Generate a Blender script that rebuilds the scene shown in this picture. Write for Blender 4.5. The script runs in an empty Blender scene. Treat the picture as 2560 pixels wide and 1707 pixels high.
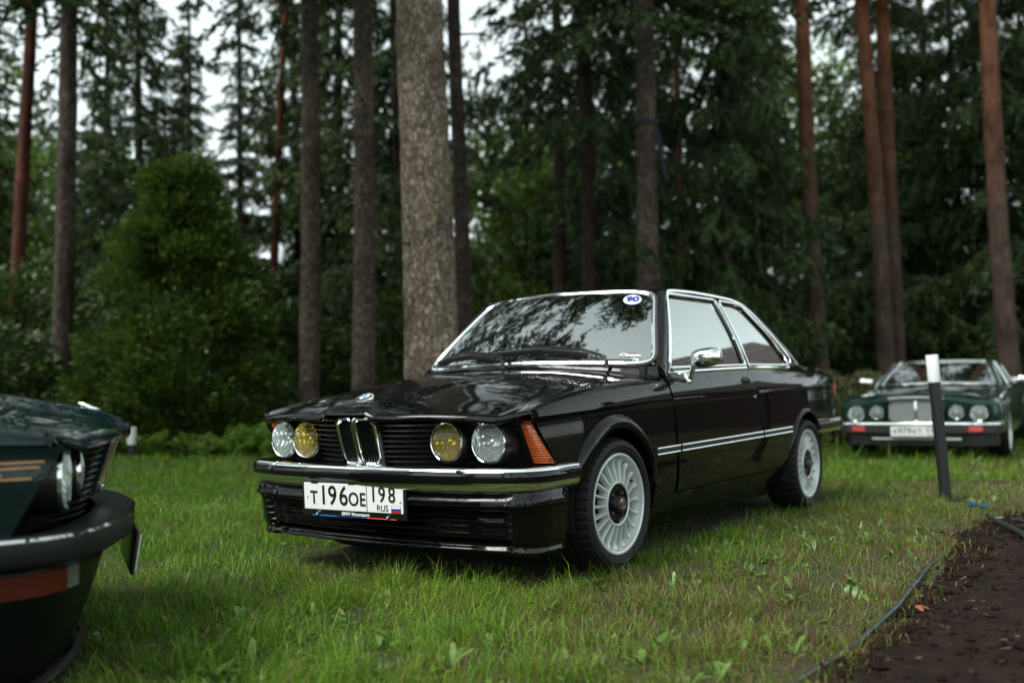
import bpy, bmesh, math, random
import numpy as np
from mathutils import Vector, Matrix
SC = bpy.context.scene
COL = SC.collection
rng = np.random.default_rng(7)

# ------------------------------------------------------------------ camera
CAM_POS = (2.875, -3.824, 0.819)
YAW, PITCH, ROLL = -0.6004563, 0.0439776, -0.0225653
cd = bpy.data.cameras.new('camera'); cam = bpy.data.objects.new('camera', cd); COL.objects.link(cam)
Fv = Vector((math.sin(YAW)*math.cos(PITCH), math.cos(YAW)*math.cos(PITCH), math.sin(PITCH)))
Rv = Vector((math.cos(YAW), -math.sin(YAW), 0)); Uv = Rv.cross(Fv)
R2 = Rv*math.cos(ROLL)+Uv*math.sin(ROLL); U2 = Uv*math.cos(ROLL)-Rv*math.sin(ROLL)
M = Matrix((R2, U2, -Fv)).transposed().to_4x4(); M.translation = Vector(CAM_POS)
cam.matrix_world = M
cd.sensor_width = 36; cd.lens = 34.956; cd.clip_start = 0.05; cd.clip_end = 400
cd.dof.use_dof = True; cd.dof.focus_distance = 4.15; cd.dof.aperture_fstop = 1.4; cd.dof.aperture_blades = 9
SC.camera = cam

# ------------------------------------------------------------------ sky, sun, exposure
SUN_EL, SUN_AZ = math.radians(52), math.radians(-160)      # azimuth from +y towards +x
w = bpy.data.worlds.new('World'); SC.world = w; w.use_nodes = True
nt = w.node_tree; nt.nodes.clear()
sky = nt.nodes.new('ShaderNodeTexSky'); sky.sky_type = 'NISHITA'; sky.sun_disc = False
sky.sun_elevation = SUN_EL; sky.sun_rotation = SUN_AZ; sky.dust_density = 1.0; sky.air_density = 1.0; sky.ozone_density = 1.0
hs = nt.nodes.new('ShaderNodeHueSaturation'); hs.inputs['Saturation'].default_value = 0.12
tint = nt.nodes.new('ShaderNodeMix'); tint.data_type = 'RGBA'; tint.blend_type = 'MULTIPLY'; tint.inputs[0].default_value = 1
tint.inputs[7].default_value = (0.90, 1.0, 0.965, 1)
bg = nt.nodes.new('ShaderNodeBackground'); bg.inputs[1].default_value = 0.15
wo = nt.nodes.new('ShaderNodeOutputWorld')
nt.links.new(sky.outputs[0], hs.inputs['Color']); nt.links.new(hs.outputs[0], tint.inputs[6])
nt.links.new(tint.outputs[2], bg.inputs[0]); nt.links.new(bg.outputs[0], wo.inputs[0])
sl = bpy.data.lights.new('sun', 'SUN'); sl.energy = 2.0; sl.angle = math.radians(30); sl.color = (1.0, 0.97, 0.9)
so = bpy.data.objects.new('sun', sl); COL.objects.link(so)
sd = Vector((math.sin(SUN_AZ)*math.cos(SUN_EL), math.cos(SUN_AZ)*math.cos(SUN_EL), math.sin(SUN_EL)))
so.rotation_euler = sd.to_track_quat('Z', 'Y').to_euler(); so.location = (0, 0, 40)
SC.view_settings.view_transform = 'Standard'; SC.view_settings.look = 'None'
SC.view_settings.exposure = 1.1; SC.view_settings.gamma = 1.0; SC.view_settings.use_curve_mapping = False
SC.cycles.use_denoising = True
SC.cycles.max_bounces = 10; SC.cycles.transparent_max_bounces = 16; SC.cycles.caustics_reflective = False; SC.cycles.caustics_refractive = False
SC.cycles.sample_clamp_indirect = 6.0

# ------------------------------------------------------------------ helpers
def link(o, parent=None):
    COL.objects.link(o)
    if parent is not None: o.parent = parent
    return o
def mesh_obj(name, V, F, mat, parent=None, smooth=True, sharp=40):
    me = bpy.data.meshes.new(name)
    me.from_pydata([tuple(map(float, v)) for v in V], [], [tuple(map(int, f)) for f in F])
    if smooth:
        me.shade_smooth()
        if sharp: me.set_sharp_from_angle(angle=math.radians(sharp))
    if mat is not None: me.materials.append(mat)
    me.update()
    return link(bpy.data.objects.new(name, me), parent)
def share(name, o, parent, loc=(0, 0, 0), rot=(0, 0, 0), scl=(1, 1, 1)):
    c = bpy.data.objects.new(name, o.data); link(c, parent)
    c.location = loc; c.rotation_euler = rot; c.scale = scl
    return c
def tag(o, label=None, cat=None, group=None, kind=None):
    if label: o['label'] = label
    if cat: o['category'] = cat
    if group: o['group'] = group
    if kind: o['kind'] = kind
    return o
def thing(name, label, cat, loc=(0, 0, 0), rotz=0.0, group=None):
    o = bpy.data.objects.new(name, None); o.empty_display_size = 0.1; COL.objects.link(o)
    o.location = loc; o.rotation_euler = (0, 0, rotz)
    return tag(o, label, cat, group)
def pch(xs, ys):
    xs = np.array(xs, float); ys = np.array(ys, float); h = np.diff(xs); d = np.diff(ys)/h
    m = np.zeros(len(xs))
    if len(xs) > 2:
        for i in range(1, len(xs)-1):
            if d[i-1]*d[i] > 0:
                w1 = 2*h[i]+h[i-1]; w2 = h[i]+2*h[i-1]; m[i] = (w1+w2)/(w1/d[i-1]+w2/d[i])
    m[0] = d[0]; m[-1] = d[-1]
    def f(x):
        x = np.asarray(x, float); xc = np.clip(x, xs[0], xs[-1])
        i = np.clip(np.searchsorted(xs, xc, side='right')-1, 0, len(h)-1)
        t = (xc-xs[i])/h[i]; t2 = t*t; t3 = t2*t
        y = (2*t3-3*t2+1)*ys[i]+(t3-2*t2+t)*h[i]*m[i]+(-2*t3+3*t2)*ys[i+1]+(t3-t2)*h[i]*m[i+1]
        return y + (x-xc)*np.where(x < xs[0], m[0], m[-1])
    return f
def smooth01(t):
    t = np.clip(t, 0, 1); return t*t*(3-2*t)
def gfaces(n, m, off=0, flip=False, wrap_n=False, wrap_m=False):
    F = []
    for i in range(n if wrap_n else n-1):
        for j in range(m if wrap_m else m-1):
            a = off+i*m+j; b = off+((i+1) % n)*m+j; c = off+((i+1) % n)*m+(j+1) % m; d = off+i*m+(j+1) % m
            F.append((a, d, c, b) if flip else (a, b, c, d))
    return F
def gnormals(G):
    du = np.gradient(G, axis=0); dv = np.gradient(G, axis=1)
    n = np.cross(du, dv); l = np.linalg.norm(n, axis=2, keepdims=True); return n/np.maximum(l, 1e-9)
def panel(name, G, mat, parent, out, flange=0.016, sharp=50):
    """grid of points -> a skin whose four edges turn inwards by `flange`"""
    G = np.asarray(G, float); n, m, _ = G.shape
    N = gnormals(G)
    flip = float((N*np.array(out)).sum(2).mean()) < 0
    if flip: N = -N
    V = list(G.reshape(-1, 3)); F = gfaces(n, m, 0, flip)
    if flange:
        idx = [(i, 0) for i in range(n)]+[(n-1, j) for j in range(1, m)]+[(i, m-1) for i in range(n-2, -1, -1)]+[(0, j) for j in range(m-2, 0, -1)]
        k = len(idx); o1 = len(V)
        for i, j in idx: V.append(G[i, j]-N[i, j]*0.003)
        for i, j in idx: V.append(G[i, j]-N[i, j]*flange)
        ring = [i*m+j for i, j in idx]
        for q in range(k):
            r = (q+1) % k
            for A0, A1, B0, B1 in ((ring[q], ring[r], o1+q, o1+r), (o1+q, o1+r, o1+k+q, o1+k+r)):
                F.append((A0, A1, B1, B0) if flip else (A0, B0, B1, A1))
    return mesh_obj(name, V, F, mat, parent, True, sharp)
def mir(G, s):
    G = np.array(G, float); G[..., 0] *= s; return G
def sweep(name, path, prof, mat, parent, up=(0, 0, 1), closed=False, prof_closed=True, sharp=40, cap=True, scale=None):
    P = np.asarray(path, float); n = len(P); m = len(prof)
    T = np.roll(P, -1, 0)-np.roll(P, 1, 0)
    if not closed: T[0] = P[1]-P[0]; T[-1] = P[-1]-P[-2]
    T /= np.maximum(np.linalg.norm(T, axis=1, keepdims=True), 1e-9)
    upa = np.broadcast_to(np.asarray(up, float), P.shape)
    S = np.cross(T, upa); S /= np.maximum(np.linalg.norm(S, axis=1, keepdims=True), 1e-9)
    U = np.cross(S, T)
    V = []
    for i in range(n):
        k = 1 if scale is None else scale[i]
        for a, b in prof: V.append(P[i]+S[i]*a*k+U[i]*b*k)
    F = gfaces(n, m, 0, False, wrap_n=closed, wrap_m=prof_closed)
    if cap and not closed and prof_closed:
        F.append(tuple(range(m))[::-1]); F.append(tuple((n-1)*m+j for j in range(m)))
    return mesh_obj(name, V, F, mat, parent, True, sharp)
def circ(r, n=8, rx=None):
    return [(r*math.cos(2*math.pi*i/n), (rx or r)*math.sin(2*math.pi*i/n)) for i in range(n)]
def tube(name, path, r, mat, parent, n=8, closed=False, up=(0.13, 0.21, 0.97), scale=None):
    return sweep(name, path, circ(r, n), mat, parent, up=up, closed=closed, scale=scale)
def lathe_vf(prof, n=48, axis='x'):
    V = []; m = len(prof)
    for i in range(n):
        a = 2*math.pi*i/n
        for r, h in prof:
            c, s = r*math.cos(a), r*math.sin(a)
            V.append((h, c, s) if axis == 'x' else ((c, s, h) if axis == 'z' else (c, h, s)))
    return V, gfaces(n, m, 0, axis == 'y', wrap_n=True)
def lathe(name, prof, mat, parent, n=48, axis='x', loc=(0, 0, 0), sharp=35, rot=(0, 0, 0)):
    V, F = lathe_vf(prof, n, axis); o = mesh_obj(name, V, F, mat, parent, True, sharp); o.location = loc; o.rotation_euler = rot
    return o
def box_vf(c, s, bev=0.0, seg=2):
    bm = bmesh.new(); bmesh.ops.create_cube(bm, size=1)
    for v in bm.verts: v.co = Vector((v.co.x*s[0], v.co.y*s[1], v.co.z*s[2]))
    if bev: bmesh.ops.bevel(bm, geom=bm.edges[:]+bm.verts[:], offset=bev, segments=seg, profile=0.5, affect='EDGES')
    bm.verts.index_update()
    V = [tuple(np.array(v.co)+np.array(c)) for v in bm.verts]; F = [tuple(v.index for v in f.verts) for f in bm.faces]; bm.free()
    return V, F
def box(name, c, s, mat, parent, bev=0.0, rot=None):
    V, F = box_vf((0, 0, 0), s, bev); o = mesh_obj(name, V, F, mat, parent, True, 40); o.location = c
    if rot: o.rotation_euler = rot
    return o
def join_vf(parts):
    V, F = [], []
    for v, f in parts:
        o = len(V); V += list(v); F += [tuple(i+o for i in q) for q in f]
    return V, F
def text(name, body, size, mat, parent, mw, extrude=0.0006, sx=1.0, bold=0.0, shear=0.0, align='CENTER'):
    cu = bpy.data.curves.new(name, 'FONT'); cu.body = body; cu.size = size; cu.extrude = extrude; cu.offset = bold; cu.shear = shear
    cu.align_x = align; cu.align_y = 'CENTER'
    to = bpy.data.objects.new('tmp_text', cu); COL.objects.link(to)
    dg = bpy.context.evaluated_depsgraph_get(); dg.update()
    me = bpy.data.meshes.new_from_object(to.evaluated_get(dg)); bpy.data.objects.remove(to); me.materials.clear(); me.materials.append(mat)
    me.name = name
    o = link(bpy.data.objects.new(name, me), parent)
    o.matrix_local = mw @ Matrix.Diagonal((sx, 1, 1, 1))
    return o
def frame(origin, xdir, up):
    """matrix whose X runs along xdir, Y along up, Z out of the surface"""
    x = Vector(xdir).normalized(); y = Vector(up); y = (y-x*y.dot(x)).normalized(); z = x.cross(y)
    m = Matrix((x, y, z)).transposed().to_4x4(); m.translation = Vector(origin); return m

# ------------------------------------------------------------------ materials
def pbr(name, base, rough=0.5, metal=0.0, coat=0.0, coat_r=0.03, spec=0.5, trans=0.0, sss=0.0):
    m = bpy.data.materials.new(name); m.use_nodes = True; b = m.node_tree.nodes['Principled BSDF']
    b.inputs['Base Color'].default_value = (*base, 1); b.inputs['Roughness'].default_value = rough; b.inputs['Metallic'].default_value = metal
    b.inputs['Coat Weight'].default_value = coat; b.inputs['Coat IOR'].default_value = 1.44; b.inputs['Coat Roughness'].default_value = coat_r; b.inputs['Specular IOR Level'].default_value = spec
    b.inputs['Transmission Weight'].default_value = trans
    return m
def nd(m, t, **kw):
    n = m.node_tree.nodes.new(t)
    for k, v in kw.items(): setattr(n, k, v)
    return n
def lk(m, a, b): m.node_tree.links.new(a, b)
def ramp(m, stops, interp='LINEAR'):
    r = nd(m, 'ShaderNodeValToRGB'); e = r.color_ramp.elements; r.color_ramp.interpolation = interp
    while len(e) < len(stops): e.new(0.5)
    for i, (p, c) in enumerate(stops):
        e[i].position = p; e[i].color = (*c, 1) if len(c) == 3 else c
    return r
def mathn(m, op, a=None, b=None):
    n = nd(m, 'ShaderNodeMath', operation=op)
    for i, v in enumerate((a, b)):
        if v is None: continue
        if isinstance(v, (int, float)): n.inputs[i].default_value = v
        else: lk(m, v, n.inputs[i])
    return n.outputs[0]
def wet(m, drop_scale=120, amount=1.0):
    """rain drops standing on the paint: raised beads, denser on faces that look up"""
    b = m.node_tree.nodes['Principled BSDF']
    tc = nd(m, 'ShaderNodeTexCoord'); geo = nd(m, 'ShaderNodeNewGeometry'); sep = nd(m, 'ShaderNodeSeparateXYZ'); lk(m, geo.outputs['Normal'], sep.inputs[0])
    up = nd(m, 'ShaderNodeMapRange'); up.inputs[1].default_value = 0.35; up.inputs[2].default_value = 0.95; up.inputs[3].default_value = 0.03; up.inputs[4].default_value = 1.0
    lk(m, sep.outputs[2], up.inputs[0])
    tot = None
    for sc, th in ((drop_scale, 0.40), (drop_scale*0.5, 0.30)):
        v = nd(m, 'ShaderNodeTexVoronoi'); v.inputs['Scale'].default_value = sc; v.inputs['Randomness'].default_value = 1.0
        lk(m, tc.outputs['Object'], v.inputs['Vector'])
        sp = nd(m, 'ShaderNodeSeparateColor'); lk(m, v.outputs['Color'], sp.inputs[0])
        r = mathn(m, 'MULTIPLY', sp.outputs[0], th)
        q = mathn(m, 'DIVIDE', v.outputs['Distance'], r)
        q = mathn(m, 'SUBTRACT', 1.0, mathn(m, 'POWER', q, 2.0)); q = mathn(m, 'MAXIMUM', q, 0.0); q = mathn(m, 'MULTIPLY', mathn(m, 'SQRT', q), r)
        q = mathn(m, 'MULTIPLY', q, 1.0/sc)
        tot = q if tot is None else mathn(m, 'ADD', tot, q)
    tot = mathn(m, 'MULTIPLY', tot, up.outputs[0])
    bp = nd(m, 'ShaderNodeBump'); bp.inputs['Strength'].default_value = 1.0*amount; bp.inputs['Filter Width'].default_value = 0.1; bp.inputs['Distance'].default_value = 1.0
    lk(m, tot, bp.inputs['Height']); lk(m, bp.outputs[0], b.inputs['Normal']); lk(m, bp.outputs[0], b.inputs['Coat Normal'])
    nz = nd(m, 'ShaderNodeTexNoise'); nz.inputs['Scale'].default_value = 5; nz.inputs['Detail'].default_value = 5; lk(m, tc.outputs['Object'], nz.inputs['Vector'])   # fine mist of water dulls the upper faces
    mist = mathn(m, 'MULTIPLY', up.outputs[0], nz.outputs['Fac']); lk(m, mathn(m, 'ADD', mathn(m, 'MULTIPLY', mist, 0.09*amount), 0.004), b.inputs['Coat Roughness'])
    return m
def glass(name, tint=(0.75, 0.85, 0.8), f0=0.1, opaque=None, rough=0.0):
    m = bpy.data.materials.new(name); m.use_nodes = True; t = m.node_tree; t.nodes.clear()
    out = nd(m, 'ShaderNodeOutputMaterial'); tr = nd(m, 'ShaderNodeBsdfTransparent'); tr.inputs[0].default_value = (*tint, 1)
    gl = nd(m, 'ShaderNodeBsdfGlossy'); gl.inputs['Roughness'].default_value = rough; gl.inputs['Color'].default_value = (0.95, 1, 0.98, 1)
    lw = nd(m, 'ShaderNodeLayerWeight'); p = mathn(m, 'POWER', lw.outputs['Facing'], 4.0)
    fac = mathn(m, 'ADD', mathn(m, 'MULTIPLY', p, 1-f0), f0)
    mx = nd(m, 'ShaderNodeMixShader'); lk(m, fac, mx.inputs[0]); lk(m, tr.outputs[0], mx.inputs[1]); lk(m, gl.outputs[0], mx.inputs[2]); lk(m, mx.outputs[0], out.inputs[0])
    return m
def wet_glass(name, tint, f0):
    m = glass(name, tint, f0)
    gl = [n for n in m.node_tree.nodes if n.type == 'BSDF_GLOSSY'][0]
    tc = nd(m, 'ShaderNodeTexCoord'); v = nd(m, 'ShaderNodeTexVoronoi'); v.inputs['Scale'].default_value = 85; lk(m, tc.outputs['Object'], v.inputs['Vector'])
    r = ramp(m, [(0.0, (1, 1, 1)), (0.22, (0, 0, 0))]); lk(m, v.outputs['Distance'], r.inputs[0])
    bp = nd(m, 'ShaderNodeBump'); bp.inputs['Strength'].default_value = 0.10; bp.inputs['Distance'].default_value = 0.004; lk(m, r.outputs[0], bp.inputs['Height']); lk(m, bp.outputs[0], gl.inputs['Normal'])
    return m
def ribbed(name, base, scale, direction='Z', rough=0.2, dist=0.004, band=None, trans=0.0):
    m = pbr(name, base, rough, 0, 0.6, 0.05, trans=trans); b = m.node_tree.nodes['Principled BSDF']
    tc = nd(m, 'ShaderNodeTexCoord'); wv = nd(m, 'ShaderNodeTexWave', bands_direction=direction); wv.inputs['Scale'].default_value = scale; wv.inputs['Distortion'].default_value = 0
    lk(m, tc.outputs['Object'], wv.inputs['Vector'])
    bp = nd(m, 'ShaderNodeBump'); bp.inputs['Strength'].default_value = 0.8; bp.inputs['Distance'].default_value = dist; lk(m, wv.outputs['Fac'], bp.inputs['Height']); lk(m, bp.outputs[0], b.inputs['Normal'])
    return m
MT = {}
MT['black_paint'] = wet(pbr('black_paint', (0.0022, 0.0022, 0.0026), 0.4, 0, 0.85, 0.015, spec=0.0))
MT['green_paint'] = wet(pbr('green_paint', (0.002, 0.011, 0.011), 0.4, 0, 1.0, 0.02, spec=0.0), 90)
MT['racing_green'] = pbr('racing_green', (0.003, 0.020, 0.015), 0.4, 0, 1.0, 0.03, spec=0.1)
MT['chrome'] = pbr('chrome', (0.82, 0.84, 0.84), 0.06, 1.0)
MT['satin_black'] = pbr('satin_black', (0.008, 0.008, 0.009), 0.32, 0, 0, spec=0.5)
MT['matt_black'] = pbr('matt_black', (0.006, 0.006, 0.007), 0.85)
MT['black_gloss'] = pbr('black_gloss', (0.004, 0.004, 0.005), 0.4, 0, 1.0, 0.03, spec=0.0)
MT['dark_steel'] = pbr('dark_steel', (0.09, 0.09, 0.09), 0.3, 0.8)
MT['amber_shaded'] = pbr('amber_shaded', (0.07, 0.007, 0.002), 0.3, spec=.3)  # amber lens under the bumper, the shade there put into its colour
MT['rubber'] = pbr('rubber', (0.012, 0.012, 0.013), 0.6)
MT['bumper_rubber'] = wet(pbr('bumper_rubber', (0.007, 0.008, 0.010), 0.5, spec=0.25), 110, 0.9)
MT['tyre'] = pbr('tyre', (0.009, 0.009, 0.0095), 0.62, spec=.3)
MT['alloy'] = pbr('alloy', (0.62, 0.66, 0.64), 0.38, 0.35, 0.4, 0.1)
MT['glass'] = wet_glass('windscreen_glass', (0.13, 0.155, 0.15), 0.44)
MT['side_glass'] = wet_glass('side_glass', (0.42, 0.47, 0.46), 0.38)
MT['lamp_glass'] = glass('lamp_glass', (0.92, 0.97, 0.95), 0.06)
MT['yellow_glass'] = glass('yellow_glass', (0.98, 0.80, 0.28), 0.06)
for k, sc in (('lamp_glass', 40), ('yellow_glass', 40)):
    m_ = MT[k]; gl_ = [n for n in m_.node_tree.nodes if n.type == 'BSDF_GLOSSY'][0]
    tc_ = nd(m_, 'ShaderNodeTexCoord'); wv_ = nd(m_, 'ShaderNodeTexWave', bands_direction='X'); wv_.inputs['Scale'].default_value = sc; lk(m_, tc_.outputs['Object'], wv_.inputs['Vector'])
    bp_ = nd(m_, 'ShaderNodeBump'); bp_.inputs['Strength'].default_value = 0.7; bp_.inputs['Distance'].default_value = 0.01; lk(m_, wv_.outputs['Fac'], bp_.inputs['Height']); lk(m_, bp_.outputs[0], gl_.inputs['Normal'])
for k, dc, fr in (('lamp_glass', (.80, .84, .82), .20), ('yellow_glass', (.90, .68, .20), .24)):
    m_ = MT[k]; o_ = [n for n in m_.node_tree.nodes if n.type == 'OUTPUT_MATERIAL'][0]; src = o_.inputs[0].links[0].from_socket
    d_ = nd(m_, 'ShaderNodeBsdfDiffuse'); d_.inputs[0].default_value = (*dc, 1); x_ = nd(m_, 'ShaderNodeMixShader'); x_.inputs[0].default_value = fr
    lk(m_, src, x_.inputs[1]); lk(m_, d_.outputs[0], x_.inputs[2]); lk(m_, x_.outputs[0], o_.inputs[0])
def fluted_reflector(name, col):
    m = pbr(name, col, 0.24, 1.0); b = m.node_tree.nodes['Principled BSDF']
    tc = nd(m, 'ShaderNodeTexCoord'); wv = nd(m, 'ShaderNodeTexWave', bands_direction='X'); wv.inputs['Scale'].default_value = 28; wv.inputs['Distortion'].default_value = 0.6; lk(m, tc.outputs['Object'], wv.inputs['Vector'])
    bp = nd(m, 'ShaderNodeBump'); bp.inputs['Strength'].default_value = 0.6; bp.inputs['Distance'].default_value = 0.008; lk(m, wv.outputs['Fac'], bp.inputs['Height']); lk(m, bp.outputs[0], b.inputs['Normal'])
    return m
MT['reflector'] = fluted_reflector('lamp_reflector', (0.85, 0.88, 0.87))
MT['orange_lens'] = ribbed('orange_lens', (0.85, 0.14, 0.008), 30, 'Z', 0.35)
MT['orange_lens'].node_tree.nodes['Principled BSDF'].inputs['Coat Weight'].default_value = 0.12
MT['red_lens'] = ribbed('red_lens', (0.55, 0.015, 0.01), 30, 'Z')
MT['plate_white'] = pbr('plate_white', (0.72, 0.74, 0.72), 0.35, 0, 0.3, 0.1)
MT['ink_black'] = pbr('ink_black', (0.01, 0.01, 0.011), 0.4)
MT['ink_white'] = pbr('ink_white', (0.75, 0.76, 0.75), 0.5)
MT['ink_blue'] = pbr('ink_blue', (0.012, 0.03, 0.30), 0.4)
MT['ink_red'] = pbr('ink_red', (0.42, 0.012, 0.015), 0.4)
MT['m_blue'] = pbr('stripe_blue', (0.02, 0.22, 0.55), 0.4)
MT['m_navy'] = pbr('stripe_navy', (0.01, 0.05, 0.22), 0.4)
MT['m_red'] = pbr('stripe_red', (0.75, 0.09, 0.04), 0.4)
MT['roundel_blue'] = pbr('roundel_blue', (0.02, 0.20, 0.55), 0.25, 0, 0.8)
MT['gold'] = pbr('gold_stripe', (0.42, 0.23, 0.09), 0.45)
MT['wood'] = pbr('steering_wood', (0.36, 0.11, 0.03), 0.35, 0, 0.5)
MT['trim_dark'] = pbr('interior_trim', (0.012, 0.011, 0.011), 0.7)
MT['seat_cloth'] = pbr('seat_cloth', (0.05, 0.016, 0.014), 0.8)
MT['paper'] = pbr('paper', (0.7, 0.75, 0.75), 0.6)
# ================================================================== ground, grass, soil
def gz(x, y):
    x = np.asarray(x, float); y = np.asarray(y, float)
    s = -.0235*np.clip(y-1.6, 0, 6.6)
    n = .012*np.sin(x*1.7+y*.6)*np.sin(y*1.3-x*.4)+.007*np.sin(x*4.1+1)*np.sin(y*3.7+2)
    far = np.clip((np.hypot(x, y)-4)/10, 0, 1)
    carm = np.clip((np.abs(x)-1.0)/1.0, 0, 1)
    carm = np.where((y > -1.3) & (y < 3.6), carm, 1)
    return s+n*carm*(1+1.5*far)
SOIL_X = pch([-2.6, -1.16, -.68, .18, 1.26, 1.66, 2.4, 3.2, 4.1], [1.88, 1.953, 1.991, 1.967, 1.874, 1.83, 1.86, 1.95, 2.25])
def in_soil(x, y, m=0.0):
    return (x > SOIL_X(y)+m) & (y > -6) & (y < 4.3) & (x < 7)
def soil_z(x, y):
    return gz(x, y)+.004
MT['ground'] = pbr('ground_earth', (.03, .03, .015), .95)
m = MT['ground']; b = m.node_tree.nodes['Principled BSDF']; tc = nd(m, 'ShaderNodeTexCoord'); n1 = nd(m, 'ShaderNodeTexNoise'); n1.inputs['Scale'].default_value = 1.3; n1.inputs['Detail'].default_value = 8; lk(m, tc.outputs['Object'], n1.inputs['Vector'])
r = ramp(m, [(.30, (.022, .032, .008)), (.50, (.04, .05, .014)), (.68, (.058, .038, .018))]); lk(m, n1.outputs['Fac'], r.inputs[0]); n2 = nd(m, 'ShaderNodeTexNoise'); n2.inputs['Scale'].default_value = 55; n2.inputs['Detail'].default_value = 8; n2.inputs['Roughness'].default_value = .8; lk(m, tc.outputs['Object'], n2.inputs['Vector'])
r2 = ramp(m, [(.32, (.35, .3, .25)), (.5, (1, .95, .9)), (.68, (2.0, 1.7, 1.3))]); lk(m, n2.outputs['Fac'], r2.inputs[0]); mu = nd(m, 'ShaderNodeMix', data_type='RGBA', blend_type='MULTIPLY'); mu.inputs[0].default_value = 1; lk(m, r.outputs[0], mu.inputs[6]); lk(m, r2.outputs[0], mu.inputs[7]); lk(m, mu.outputs[2], b.inputs['Base Color'])
bp = nd(m, 'ShaderNodeBump'); bp.inputs['Strength'].default_value = 1.0; bp.inputs['Distance'].default_value = .02; lk(m, n2.outputs['Fac'], bp.inputs['Height']); lk(m, bp.outputs[0], b.inputs['Normal'])
MT['soil'] = pbr('soil_dark', (.016, .010, .008), .95, spec=.12)
m = MT['soil']; b = m.node_tree.nodes['Principled BSDF']; tc = nd(m, 'ShaderNodeTexCoord'); n1 = nd(m, 'ShaderNodeTexNoise'); n1.inputs['Scale'].default_value = 14; n1.inputs['Detail'].default_value = 12; n1.inputs['Roughness'].default_value = .75; lk(m, tc.outputs['Object'], n1.inputs['Vector'])
r = ramp(m, [(.32, (.007, .0042, .0032)), (.55, (.018, .0105, .0076)), (.75, (.048, .029, .021))]); lk(m, n1.outputs['Fac'], r.inputs[0]); lk(m, r.outputs[0], b.inputs['Base Color'])
bp = nd(m, 'ShaderNodeBump'); bp.inputs['Strength'].default_value = .9; bp.inputs['Distance'].default_value = .02; lk(m, n1.outputs['Fac'], bp.inputs['Height']); lk(m, bp.outputs[0], b.inputs['Normal'])

ax = np.unique(np.concatenate([np.linspace(-130, -14, 18), np.linspace(-14, 6, 130), np.linspace(6, 130, 18)])); ay = np.unique(np.concatenate([np.linspace(-130, -6, 18), np.linspace(-6, 12, 120), np.linspace(12, 130, 18)]))
X, Y = np.meshgrid(ax, ay, indexing='ij'); Z = gz(X, Y)
Z = np.where(in_soil(X, Y, .12), Z-.09, Z)
tag(mesh_obj('ground', np.stack([X, Y, Z], -1).reshape(-1, 3), gfaces(len(ax), len(ay)), MT['ground'], None, True, None), kind='structure')

def fbm(x, y, seed=0, octv=5, lac=2.1, gain=.55, f0=1.0):
    r_ = np.random.default_rng(seed); tot = np.zeros_like(np.asarray(x, float)); a = 1.0; f = f0; s = 0
    for o in range(octv):
        for k in range(3):
            th = r_.uniform(0, 6.28); ph = r_.uniform(0, 6.28, 2)
            u = x*math.cos(th)+y*math.sin(th); v = -x*math.sin(th)+y*math.cos(th)
            tot = tot+a/3*np.sin(f*u*2.1+ph[0]+1.3*np.sin(f*v*1.1+ph[1]))*np.cos(f*v*1.7+ph[1])
        s += a; a *= gain; f *= lac
    return tot/s
us = np.concatenate([np.linspace(0, 1.6, 110), np.linspace(1.65, 5, 40)]); ys = np.linspace(-2.6, 4.2, 250)
U, Y = np.meshgrid(us, ys, indexing='ij'); X = SOIL_X(Y)-.05+.03*fbm(Y*0, Y, 5, f0=9)*(U < .1)+U
bump = fbm(X, Y, 11, 6, f0=3.2); lump = np.maximum(0, fbm(X, Y, 12, 4, f0=11))**1.5
fade = smooth01(U/.22)*smooth01((4.2-Y)/.5)
Z = gz(X, Y)-.012*(1-fade)+fade*(.014+.015*bump+.04*lump)
tag(mesh_obj('soil_bed', np.stack([X, Y, Z], -1).reshape(-1, 3), gfaces(len(us), len(ys)), MT['soil'], None, True, None), kind='structure')
tx = np.linspace(-3.0, 6.5, 170); tv = np.linspace(-1, 1, 16); TX, TV = np.meshgrid(tx, tv, indexing='ij'); TY = 4.78+.30*(TX-.1)+TV*(.19+.05*fbm(TX, TX*0, 33, 3, f0=2)); TZ = gz(TX, TY)+.004+(.022+.018*fbm(TX, TY, 34, 4, f0=7))*(1-TV**2)-.02*(np.abs(TV) > .95)
MT['track'] = pbr('track_earth', (.045, .030, .018), .95, spec=.15)
tag(mesh_obj('path', np.stack([TX, TY, TZ], -1).reshape(-1, 3), gfaces(170, 16), MT['track'], None, True, None), kind='structure')
def soil_h(x, y): return float(gz(x, y)+.03)
# crumbs of earth lying on the bed
N = 5200; cx_ = np.where(rng.uniform(0, 1, N) < .25, rng.normal(0.03, .07, N), rng.uniform(0.02, 2.6, N)); cy_ = rng.uniform(-2.3, 4.0, N); px = SOIL_X(cy_)+cx_; sz = rng.gamma(1.6, .0045, N)+.003
bmp = fbm(px, cy_, 11, 6, f0=3.2); lmp = np.maximum(0, fbm(px, cy_, 12, 4, f0=11))**1.5; fd = smooth01((cx_+.05)/.22)*smooth01((4.2-cy_)/.5)
pz = gz(px, cy_)-.012*(1-fd)+fd*(.014+.015*bmp+.04*lmp)+sz*.3
octv = np.array([(1, 0, 0), (-1, 0, 0), (0, 1, 0), (0, -1, 0), (0, 0, 1), (0, 0, -1)], float); octf = [(0, 2, 4), (2, 1, 4), (1, 3, 4), (3, 0, 4), (2, 0, 5), (1, 2, 5), (3, 1, 5), (0, 3, 5)]
V = (np.stack([px, cy_, pz], -1)[:, None, :]+octv[None]*sz[:, None, None]*rng.uniform(.5, 1.3, (N, 6, 1))).reshape(-1, 3)
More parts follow.
